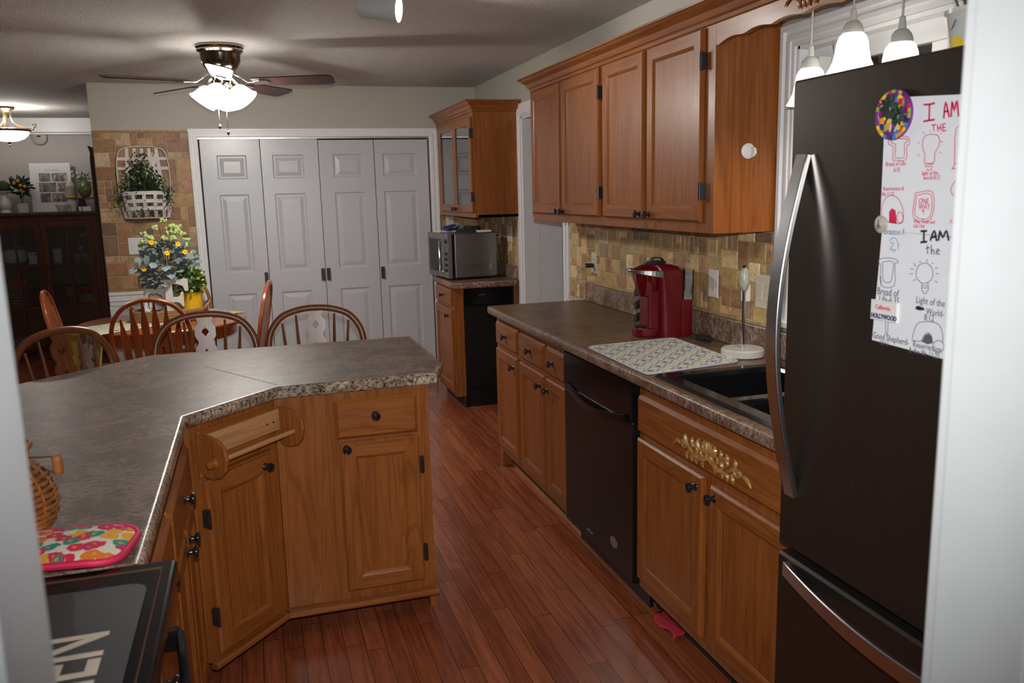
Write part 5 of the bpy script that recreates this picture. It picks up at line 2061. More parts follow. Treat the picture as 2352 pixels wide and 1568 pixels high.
# yellow pot with boxwood ball
t = thing('yellow_pot', 'ribbed yellow tin pot on the rope tray, right of the letter', 'pot', (TX + .185, TY + .0, BT))
prof = [(.060, 0)]
for k in range(14):
    z = .008 + k * .0108
    r = .062 + .012 * z / .165
    prof += [(r + .0015, z), (r, z + .004)]
prof += [(.0765, .163), (.078, .168), (.075, .168), (.072, .15)]
obj('bucket', MB().lathe(prof, n=36), 'yellow_tin', t, smooth=50)
t = thing('boxwood_ball', 'round ball of green boxwood leaves in the yellow pot', 'plant', (TX + .185, TY + .0, BT + .232))
b = MB()
leaves(b, (0, 0, 0), .092, 330, .032, .024, 3, inner=.6)
b.sphere((0, 0, 0), .062, 12)
b.lathe([(.050, -.066), (.062, -.035)], n=14)
b.mi = 1
leaves(b, (0, 0, 0), .104, 120, .026, .019, 8, inner=.85)
obj('leaves', b, ['leaf_mid', 'leaf_lime'], t, smooth=True)
# letter F
t = thing('wooden_letter', 'standing white wooden letter F on the tray before the pitcher', 'letter', (TX + .020, TY - .095, BT), math.radians(-4))
Fp = [(0, 0), (.075, 0), (.075, .012), (.055, .020), (.055, .105), (.078, .105), (.094, .097), (.100, .080), (.112, .080), (.112, .165), (.100, .165), (.094, .145), (.078, .135), (.055, .135),
      (.055, .212), (.085, .212), (.112, .200), (.122, .170), (.140, .170), (.140, .242), (-.004, .242), (-.004, .230), (.016, .222), (.016, .020), (0, .012)]
Fp = [(x * 1.15, z * 1.10) for x, z in Fp]
obj('letter_shape', MB().prism(Fp, -.011, .011, Matrix(((1, 0, 0, 0), (0, 0, 1, 0), (0, 1, 0, 0), (0, 0, 0, 1)))), 'white_wash', t, bevel=.002)
# framed lemon wreath sign
t = thing('framed_print', 'small white framed print of a lemon wreath leaning on the tray', 'framed print', (TX - .035, TY - .040, BT), math.radians(-6))
Rl = Matrix.Rotation(math.radians(-8), 4, 'X')
b = MB()
b.box(-.068, -.060, -.016, 0, 0, .205); b.box(.060, .068, -.016, 0, 0, .205)
b.box(-.060, .060, -.016, 0, 0, .008); b.box(-.060, .060, -.016, 0, .197, .205)
flat(b, Rl)
obj('frame', b, 'white_wash', t, bevel=.001)
b = MB().box(-.060, .060, -.004, 0, .008, .197)
flat(b, Rl)
pr = obj('print', b, 'paper', t)
b = MB()
rnd = random.Random(2)
for k in range(46):
    a = 2 * PI * k / 46
    r = .040 + rnd.uniform(-.006, .010)
    p = Rl @ Vector((r * math.cos(a), -.0052, .112 + r * 1.25 * math.sin(a)))
    b.leaf(p, Rl @ Vector((math.cos(a + 1), 0, math.sin(a + 1))), (0, -1, 0), .013, .008, .05)
obj('wreath_leaves', b, 'leaf_mid', pr)
b = MB()
for a in (.5, 1.6, 3.9, 5.3):
    b.sphere(Rl @ Vector((.044 * math.cos(a), -.0055, .112 + .052 * math.sin(a))), .0075, 8, (1, .25, 1))
obj('painted_lemons', b, 'lemon_yellow', pr)
b = text_mesh('sweet life', .016, Rl @ Matrix.Translation((-.034, -.0055, .106)) @ Matrix.Rotation(PI / 2, 4, 'X')) if False else MB()
b.tube([Rl @ Vector((-.022 + .044 * k / 12, -.0055, .112 + .003 * math.sin(k * 1.9))) for k in range(13)], .0008, 4)
obj('script_line', b, 'ink_grey', pr)
t = tag(obj('candle_jar', MB().lathe([(.026, 0), (.030, .003), (.030, .052), (.026, .056), (.031, .058), (.031, .070), (.028, .072)], n=24), 'black_satin', loc=(TX - .028, TY - .115, BT), smooth=40), 'small black lidded jar at the front of the rope tray', 'jar')
t = tag(obj('snack_box', MB().box(-.045, .045, -.018, .018, 0, .060), 'navy', loc=(TX - .130, TY - .07, BT), rot=(0, 0, .15), bevel=.002), 'small dark blue box at the left end of the rope tray', 'box')

# ---------------------------------------------------------------- wall basket with ivy on the far tile
BX = -.722
t = thing('wall_basket', 'white woven-slat wall basket with arched back hung on the tiled wall', 'basket', (BX, YF - .012, 1.41))
W2, HB = .172, .515
# arched back frame
P = [(-.150, 0), (-W2, .10), (-W2 - .006, .30), (-W2, .42), (-.145, .49), (-.08, .513), (0, .515), (.08, .513), (.145, .49), (W2, .42), (W2 + .006, .30), (W2, .10), (.150, 0)]
C = catmull([(x, -.012, z) for x, z in P], 5)
obj('frame', MB().rtube(C, .022, .006, (0, 1, 0)), 'white_wash', t, bevel=.001)
b = MB()
for x in (-.11, -.055, 0, .055, .11):
    b.rtube([(x, -.006, .02), (x * 1.05, -.006, .26), (x * .9, -.006, .505)], .003, .024, (0, 1, 0))
b.rtube([(.12, -.009, .20), (.06, -.009, .36), (.10, -.009, .46)], .003, .03, (0, 1, 0))
obj('back_slats', b, 'white_wash', t)
b = MB()
for z in (.36, .43):
    b.rtube([(-W2, -.009, z), (0, -.004, z), (W2, -.009, z)], .003, .022, (0, 1, 0))
obj('back_bands', b, 'white_wash', t)


def pocket(u, v):
    """u -1..1 across, v 0 bottom..1 top"""
    a = u * PI / 2
    R = .150 + .028 * v
    bulge = math.sin(min(1, v + .12) * PI / 2) ** .6
    return Vector((R * math.sin(a), -.010 - .120 * math.cos(a) * bulge, .0 + .175 * v + .010 * math.cos(a)))


b = MB()
for z in (.985, .66, .36):
    P = [pocket(-1 + 2 * k / 24, z) for k in range(25)]
    b.rtube(P, .0035, .026, (0, -.2, 0) if False else (0, -1, .05))
obj('front_bands', b, 'white_wash', t)
b = MB()
for k in range(7):
    u = -.84 + 1.68 * k / 6
    P = [pocket(u, q / 8) * 1.0 for q in range(9)]
    b.rtube(P, .0035, .024, (math.sin(u), -1, 0))
obj('front_slats', b, 'white_wash', t)
obj('tray_bottom', MB().prism([(.150 * math.sin(a), -.010 - .07 * math.cos(a)) for a in [-PI / 2 + PI * k / 16 for k in range(17)]], -.002, .004), 'white_wash', t)
t = thing('trailing_plant', 'bushy dark green trailing ivy spilling out of the white wall basket', 'plant', (BX, YF - .075, 1.585))
b = MB()
leaves(b, (0, -.01, .06), .15, 620, .024, .018, 14, (1.0, .38, .85), .2)
leaves(b, (-.02, 0, .18), .095, 260, .020, .014, 15, (1.1, .4, 1.25), .1)
leaves(b, (.155, -.02, -.02), .075, 120, .018, .013, 16, (.7, .5, 1.5), .1)
leaves(b, (-.16, -.02, -.03), .07, 110, .018, .013, 17, (.7, .5, 1.6), .1)
leaves(b, (0, -.075, -.14), .10, 50, .014, .010, 18, (1.3, .2, .6), .2)
obj('dark_leaves', b, 'leaf_dark', t, smooth=True)
b = MB()
leaves(b, (0, -.03, .05), .16, 60, .022, .015, 24, (1.0, .4, .7), .7)
leaves(b, (-.17, -.03, -.05), .07, 30, .014, .010, 27, (.7, .5, 1.6), .5)
obj('pale_leaves', b, 'leaf_lime', t, smooth=True)
b = MB()
rnd = random.Random(3)
for k in range(14):
    a = rnd.uniform(-1.4, 1.4)
    x = .15 * math.sin(a)
    b.tube([(x * .4, 0, -.02), (x, -.03, .06 + .1 * math.cos(a)), (x * 1.25, -.04, -.02 - rnd.uniform(0, .1) * abs(math.sin(a)))], .0015, 5)
b.sphere((0, -.02, -.03), .05, 10, (1.8, .7, .7))
obj('vine_stems', b, 'leaf_dark', t, smooth=True)

# ---------------------------------------------------------------- dining room beyond
HX0, HX1, HY0, HY1, HZ = -3.36, -1.452, 9.20, 9.615, 1.448
t = thing('china_cabinet', 'long dark wood china cabinet with glass doors against the dining room wall', 'cabinet', (0, 0, 0))
b = MB()
b.box(HX0 - .02, HX1 + .02, HY0 - .02, HY1 + .003, HZ - .028, HZ)
b.box(HX0, HX0 + .03, HY0, HY1, 0, HZ - .028); b.box(HX1 - .045, HX1, HY0, HY1, 0, HZ - .028)
b.box(HX0 + .03, HX1 - .045, HY1 - .015, HY1, 0, HZ - .028)
b.box(HX0 + .03, HX1 - .045, HY0, HY0 + .02, HZ - .085, HZ - .028)
b.box(HX0 + .03, HX1 - .045, HY0, HY1 - .015, .06, .10)
b.box(HX0 + .03, HX1 - .045, HY0, HY0 + .02, 0, .06)
obj('body', b, 'mahogany', t, bevel=.003)
b = MB()
for z in (.945, .530): b.box(HX0 + .03, HX1 - .045, HY0 + .03, HY1 - .015, z - .02, z)
obj('shelves', b, 'mahogany', t)
dw = .455
for k in range(4):
    x1 = HX1 - .047 - k * (dw + .003)
    x0 = x1 - dw
    b = MB()
    z0, z1 = .102, HZ - .088
    s = .055
    b.box(x0, x0 + s, HY0 - .004, HY0 + .018, z0, z1); b.box(x1 - s, x1, HY0 - .004, HY0 + .018, z0, z1)
    b.box(x0 + s, x1 - s, HY0 - .004, HY0 + .018, z0, z0 + s); b.box(x0 + s, x1 - s, HY0 - .004, HY0 + .018, z1 - s, z1)
    xm = (x0 + x1) / 2
    b.box(xm - .010, xm + .010, HY0 - .002, HY0 + .014, z0 + s, z1 - s)
    for z in (.945 - .01, .530 - .01): b.box(x0 + s, x1 - s, HY0 - .002, HY0 + .014, z - .009, z + .009)
    d = obj('door', b, 'mahogany', t, bevel=.002)
    obj('pane', MB().box(x0 + s, x1 - s, HY0 + .0145, HY0 + .0165, z0 + s, z1 - s), 'clear_glass', d)
    if k < 2: obj('knob', MB().lathe([(.006, 0), (.006, .008), (.011, .014), (.008, .022)], (x0 + .025 if k % 2 == 0 else x1 - .025, HY0 - .004, .93), (0, -1, 0), 12), 'mahogany', d, smooth=True)


def cx(px, z=.95): return -1.94 + (px - 105) * .00390 * 1.02 - (.95 - z) * .10


def dish(name, prof, px, z, mat, label, cat, y=9.40, smooth=40, dx=0, group=None):
    return tag(obj(name, MB().lathe(prof, n=24), mat, loc=(cx(px, z) + dx, y, z + .0015), smooth=smooth), label, cat, group)


def stack(px, z, n, r, mat, what, grp_where, grp, y=9.40, dz=.011):
    src = None
    x = cx(px, z)
    for k in range(n):
        if src is None:
            src = obj('plate', MB().lathe([(r * .55, 0), (r * .6, .003), (r, .009), (r, .0105), (r * .55, .005)], n=28), mat, smooth=40)
            o = src
        else:
            o = src.copy(); COL.objects.link(o)
        o.location = (x, y, z + .0015 + k * dz)
        pos = 'topmost' if k == n - 1 else ('lowest', 'second from the bottom', 'third from the bottom', 'fourth from the bottom', 'fifth from the bottom', 'sixth from the bottom', 'seventh from the bottom', 'eighth from the bottom')[k]
        tag(o, '%s in %s' % (what, grp_where) + ', ' + pos, 'plate', grp)


BW = [(.04, 0), (.045, .01), (.085, .05), (.10, .10), (.097, .10), (.07, .04)]
dish('bowl', [(.05, 0), (.09, .02), (.11, .07), (.105, .12), (.085, .145), (.08, .14)], 28, .945, 'dish_white', 'big cream pot with painted dots on the upper shelf of the china cabinet, far left', 'pot')
dish('striped_dish', [(.06, 0), (.10, .02), (.105, .025), (.06, .006)], 28, .945 + .148, 'rope', 'striped dish resting on top of the big cream pot', 'dish')
t = thing('recipe_box', 'white box with small dark lettering on the upper shelf of the china cabinet', 'box', (cx(76), 9.36, .9465))
obj('box', MB().box(-.058, .058, -.04, .04, 0, .115), 'paper', t, bevel=.002)
obj('lettering', text_mesh('be kind', .028, Matrix.Translation((-.045, -.0405, .088)) @ Matrix.Rotation(PI / 2, 4, 'X')), 'ink_black', t)
dish('mug', [(.035, 0), (.042, .01), (.044, .14), (.041, .14)], 123, .945, 'dish_white', 'tall patterned cream canister in the right door of the china cabinet', 'canister')
dish('cup', [(.02, 0), (.03, .02), (.038, .065), (.036, .065)], 149, .945, 'dish_red', 'small reddish glass cup next to the patterned canister', 'cup')
for k, (px, dz) in enumerate(((170, 0), (184, 0), (178, .085), (196, .0))):
    dish('glass', [(.028, 0), (.036, .02), (.040, .05), (.036, .08), (.034, .08)], px, .945 + dz, 'clear_dish', ('clear goblet', 'short clear goblet', 'upper clear goblet', 'rightmost clear goblet')[k] + ' behind the right glass door of the china cabinet', 'glass', y=9.36 + .07 * (k % 2), group='glasses in the china cabinet')
dish('book', [(.05, 0), (.05, .02)], 182, 1.20, 'cardboard', 'small gold-rimmed dish high behind the right glass door', 'dish')
dish('glass_shelf_riser', [(.052, 0), (.052, .004), (.006, .006), (.006, .150), (.06, .156), (.06, .160)], 182, 1.035, 'clear_dish', 'clear cake stand high behind the right glass door', 'stand')
stack(34, .530, 5, .105, 'dish_white', 'white dish', 'the left stack on the middle shelf', 'plates in the left middle stack', dz=.028)
dish('bowl', BW, 34, .530 + .155, 'dish_red', 'red bowl on top of the left plate stack', 'bowl')
dish('pitcher', [(.04, 0), (.05, .03), (.045, .09), (.03, .14), (.034, .19), (.031, .19)], 98, .530, 'dish_white', 'white pitcher in the middle of the china cabinet, beside the chair back', 'pitcher')
dish('glass', [(.03, 0), (.006, .01), (.006, .06), (.035, .10), (.033, .17), (.031, .17)], 152, .530, 'clear_dish', 'stemmed glass standing alone on the middle shelf', 'glass')
stack(197, .530, 8, .10, 'dish_white', 'white plate', 'the right stack under the red bowl', 'plates in the right middle stack')
dish('bowl', [(.05, 0), (.09, .03), (.10, .075), (.097, .075)], 197, .530 + .092, 'dish_red', 'deep red bowl on top of the right plate stack', 'bowl')
stack(45, .10, 9, .11, 'dish_white', 'white plate', 'the large stack on the lowest shelf', 'plates in the lowest stack')

# on top of the china cabinet


def tx(px, y=9.4): return -1.693 + (px - 165) * .00397


TOPZ = HZ + .001


def tp(name, label, cat, px, y=9.40): return thing(name, label, cat, (tx(px), y, TOPZ))


BAL = [(.045, 0), (.047, .01), (.040, .02), (.036, .03), (.050, .05), (.054, .085), (.045, .12), (.030, .15), (.026, .175), (.034, .185), (.055, .198), (.066, .205), (.066, .210)]
t = tp('candlestick', 'white ceramic baluster candlestick carrying the moss ball', 'candlestick', 19)
obj('stem', MB().lathe(BAL, n=28), 'white_ceramic', t, smooth=40)
t = tag(obj('moss_ball', MB().sphere((0, 0, .050), .060, 20, (1, 1, .95)), 'moss', loc=(tx(19), 9.40, TOPZ + .206), smooth=True), 'round brown-green moss ball on the white candlestick', 'moss ball')
t = tp('candlestick', 'shorter white ceramic candlestick at the very left of the china cabinet top', 'candlestick', -14, 9.36)
obj('stem', MB().lathe([(r * .9, h * .72) for r, h in BAL], n=28), 'white_ceramic', t, smooth=40)
t = tp('topiary', 'small orange topiary in a ribbed white pot on the china cabinet', 'plant', 57)
prof = [(.040, 0), (.044, .085), (.047, .09), (.043, .092), (.042, .08)]
b = MB().lathe(prof, n=28)
for k in range(18):
    a = 2 * PI * k / 18
    b.tube([(.041 * math.cos(a), .041 * math.sin(a), .004), (.0455 * math.cos(a), .0455 * math.sin(a), .082)], .003, 5)
obj('pot', b, 'white_ceramic', t, smooth=40)
obj('trunk', MB().tube([(0, 0, .07), (.003, 0, .13), (-.003, 0, .20)], .005, 8), 'stem_brown', t)
b = MB()
leaves(b, (0, 0, .255), .085, 110, .055, .030, 44, (1.05, .9, .9), .35)
b.sphere((0, 0, .255), .045, 10)
obj('leaves', b, 'leaf_dark', t, smooth=True)
for x, y, z in ((-.035, -.08, .285), (.0, -.085, .305), (.018, -.085, .262), (.01, -.075, .215), (.05, -.06, .25)):
    obj('orange', MB().sphere((x, y, z), .018, 12), 'orange_fruit', t, smooth=True)
t = tp('photo_canvas', 'white family photo collage board leaning on the wall above the china cabinet', 'photo board', 117, 9.54)
cw = .185
Rl = Matrix.Rotation(math.radians(-7), 4, 'X')
b = MB().box(-cw, cw, -.009, .009, 0, .485)
flat(b, Rl)
obj('board', b, 'paper', t, bevel=.001)
rowsP = [((-.105, .0), (.01, .15), .300, .385), ((-.110, .045), (.055, .15), .195, .290), ((-.105, -.01), (.0, .15), .095, .185)]
k = 0
for (xa, xb), (xc, xd), z0, z1 in rowsP:
    for a0, a1 in ((xa, xb), (xc, xd)):
        b = MB().box(a0, a1, -.0105, -.0092, z0, z1)
        flat(b, Rl)
        ph = obj('photograph', b, 'photo_b' if k % 2 else 'photo_a', t)
        b = MB()
        for q in range(1 + (k % 2)):
            cxx = a0 + (a1 - a0) * (.35 + .35 * q)
            b.sphere((cxx, -.0108, z0 + (z1 - z0) * .62), .011, 10, (1, .08, 1.2))
            b.sphere((cxx, -.0107, z0 + (z1 - z0) * .22), .020, 10, (1, .05, 1.1))
        flat(b, Rl)
        obj('figure', b, 'ink_grey', ph, smooth=True)
        k += 1
b = text_mesh('The Ringbearers', .019, Rl @ Matrix.Translation((-.058, -.0098, .405)) @ Matrix.Rotation(PI / 2, 4, 'X')) if False else MB()
b.tube([Rl @ Vector((-.055 + .14 * q / 30, -.0100, .412 + .003 * math.sin(q * 2.3) * (q % 3))) for q in range(31)], .0011, 4)
obj('script_line', b, 'ink_grey', t)
t = tag(obj('planter', MB().lathe([(.038, 0), (.045, .01), (.056, .05), (.058, .058), (.064, .060), (.064, .075), (.058, .076), (.053, .06)], n=28), 'white_ceramic', loc=(tx(148), 9.34, TOPZ), smooth=40), 'small empty white bowl planter before the photo board', 'planter')
t = tag(obj('flower_pot', MB().lathe([(.030, 0), (.043, .105), (.046, .107), (.042, .108)], n=28), 'white_ceramic', loc=(tx(168), 9.40, TOPZ), smooth=40), 'tall tapered white pot under the wooden riser', 'pot')
t = tp('display_riser', 'dark wooden riser shelf on the right end of the china cabinet', 'stand', 190, 9.44)
b = MB()
b.box(-.135, .13, -.075, .075, .118, .132)
obj('shelf', b, 'mahogany', t, bevel=.002)
obj('support', MB().prism([(-.055, 0), (.045, 0), (.020, .118), (-.030, .118)], -.012, .012, Matrix(((1, 0, 0, 0), (0, 0, 1, 0), (0, 1, 0, 0), (0, 0, 0, 1)))), 'mahogany', t)
RZ = TOPZ + .133
t = thing('canister', 'beige ribbed canister with white lid and yellow ribbon on the riser', 'canister', (tx(166), 9.42, RZ))
obj('can', MB().lathe([(.052, 0), (.052, .002)] + [(.052 + .001 * (k % 2), .004 + .0115 * k) for k in range(10)] + [(.050, .115)], n=28), 'beige_can', t, smooth=30)
obj('lid', MB().lathe([(.042, .116), (.040, .13), (.025, .160), (.012, .17)], n=24), 'white_ceramic', t, smooth=40)
b = MB().lathe([(.0535, .004), (.0535, .018)], n=28, cap0=False, cap1=False)
b.box(-.020, .0, -.058, -.054, -.030 + .032, .03)
obj('ribbon', b, 'lemon_yellow', t)
t = thing('green_vase', 'round olive green glass vase on the dark riser', 'vase', (tx(199), 9.42, RZ))
obj('body', MB().lathe([(.025, 0), (.045, .02), (.062, .065), (.064, .095), (.052, .14), (.030, .17), (.026, .18), (.024, .175)], n=28), 'green_vase', t, smooth=True)
t = thing('white_flowers', 'spray of small white flowers in the olive green vase', 'flowers', (tx(199), 9.42, RZ + .17))
b = MB()
rnd = random.Random(8)
hd = []
for k in range(14):
    a = rnd.uniform(0, 2 * PI)
    r = rnd.uniform(.03, .11)
    p = (r * math.cos(a) - .02, r * math.sin(a) * .5, rnd.uniform(.01, .09))
    hd.append(p)
    b.tube([(0, 0, -.06), (p[0] * .5, p[1] * .5, p[2] * .9), p], .0018, 5)
leaves(b, (0, 0, .02), .07, 40, .035, .012, 12, (1.2, .6, .7), .2)
obj('stems', b, 'leaf_mid', t)
b = MB()
for p in hd:
    for q in range(4): b.sphere((p[0] + rnd.uniform(-.01, .01), p[1] + rnd.uniform(-.01, .01), p[2] + rnd.uniform(-.008, .012)), .009, 7)
obj('petals', b, 'white_ceramic', t, smooth=True)
t = thing('gift_box', 'small white box tied with a black bow under the riser', 'box', (tx(198), 9.36, TOPZ))
obj('box', MB().box(-.055, .055, -.03, .03, 0, .045), 'paper', t, bevel=.001)
b = MB().box(-.030, -.022, -.031, .031, -.0 + .0005, .046)
b.tube([(-.026, -.02, .048), (.0, -.025, .066), (.012, -.02, .052), (-.026, -.02, .048), (-.045, -.02, .062), (-.05, -.02, .05), (-.026, -.02, .048)], .003, 6)
obj('ribbon', b, 'ink_black', t)

# round detector on the dining wall
t = thing('wall_detector', 'round beige detector on the dining room wall', 'detector', (-1.963, 9.6995, 2.185))
obj('case', MB().lathe([(.072, 0), (.074, .012), (.066, .026), (.03, .030)], (0, 0, 0), (0, -1, 0), 32), 'clock_face', t, smooth=40)
obj('window', MB().box(-.018, .014, -.032, -.0300, .006, .022), 'black_rubber', t)
# tall dark cabinet just behind the free end of the wall
t = thing('tall_cabinet', 'dark wood cabinet end with carved top corner, peeking out left of the tiled wall', 'cabinet', (-1.118, 7.10, 0))
poly = [(0, 0), (0, 1.86), (.006, 1.90), (-.008, 1.955), (.012, 1.945), (.04, 1.93), (.10, 1.915), (.62, 1.915), (.62, 0)]
obj('side_panel', MB().prism(poly, 0, .42, Matrix(((1, 0, 0, 0), (0, 0, 1, 0), (0, 1, 0, 0), (0, 0, 0, 1)))), 'mahogany', t, bevel=.003)
obj('edge_bead', MB().tube([(.018, -.004, .02), (.018, -.004, 1.90)], .006, 8), 'mahogany', t)

# ---------------------------------------------------------------- lemon pot with plant on the refrigerator
t = thing('planter', 'white pot painted with lemons and leaves on top of the refrigerator', 'pot', (1.397, 1.350, 1.7365))
obj('pot', MB().lathe([(.058, 0), (.062, .01), (.079, .115), (.082, .118), (.082, .126), (.076, .126), (.072, .11)], n=40), 'white_ceramic', t, smooth=40)


def on_pot(a, z, d=.0015):
    r = .060 + .0190 * (z / .135) + d
    return Vector((r * math.cos(a), r * math.sin(a), z))


for a0, z0 in ((math.radians(-84), .084), (math.radians(-190), .05), (math.radians(-60), .045), (math.radians(40), .08)):
    cs_ = [on_pot(a0 + .36 * math.cos(q), z0 + .030 * math.sin(q)) for q in [2 * PI * k / 20 for k in range(20)]]
    in_ = [on_pot(a0 + .18 * math.cos(q), z0 + .015 * math.sin(q), .003) for q in [2 * PI * k / 20 for k in range(20)]]
    b = MB().loop_rings([cs_, in_], True, False, True)
    obj('painted_lemon', b, 'lemon_yellow', t, smooth=True)
b = MB()
for a0, z0, tl in ((-128, .106, .5), (-150, .085, -.9), (-135, .075, -1.0), (-160, .108, .2), (-95, .108, .4), (-210, .09, .4), (-30, .09, .6), (60, .12, .3)):
    a = math.radians(a0)
    p, q = on_pot(a, z0, .002), on_pot(a + .30, z0 + .02 * tl, .002)
    b.leaf(p, q - p, Vector((math.cos(a), math.sin(a), 0)), .040, .017, .02)
obj('painted_leaves', b, 'leaf_mid', t)
t = thing('snake_plant', 'dark upright leaves of a plant in the lemon-painted pot on the refrigerator', 'plant', (1.397, 1.350, 1.7365 + .105))
b = MB()
rnd = random.Random(6)
for k in range(22):
    a = rnd.uniform(0, 2 * PI)
    r = rnd.uniform(.005, .050)
    L = rnd.uniform(.14, .26)
    base = Vector((r * math.cos(a), r * math.sin(a), 0))
    lean = Vector((math.cos(a) * .35, math.sin(a) * .35, 1)).normalized()
    b.rtube([base, base + lean * L * .4, base + lean * L * .8, base + lean * L], [.004, .004, .003, .001], [.012, .022, .016, .002], (math.cos(a), math.sin(a), 0))
b.lathe([(.060, -.012), (.058, .0), (.01, .004)], n=20)
obj('leaves', b, 'leaf_blackgreen', t, smooth=True)

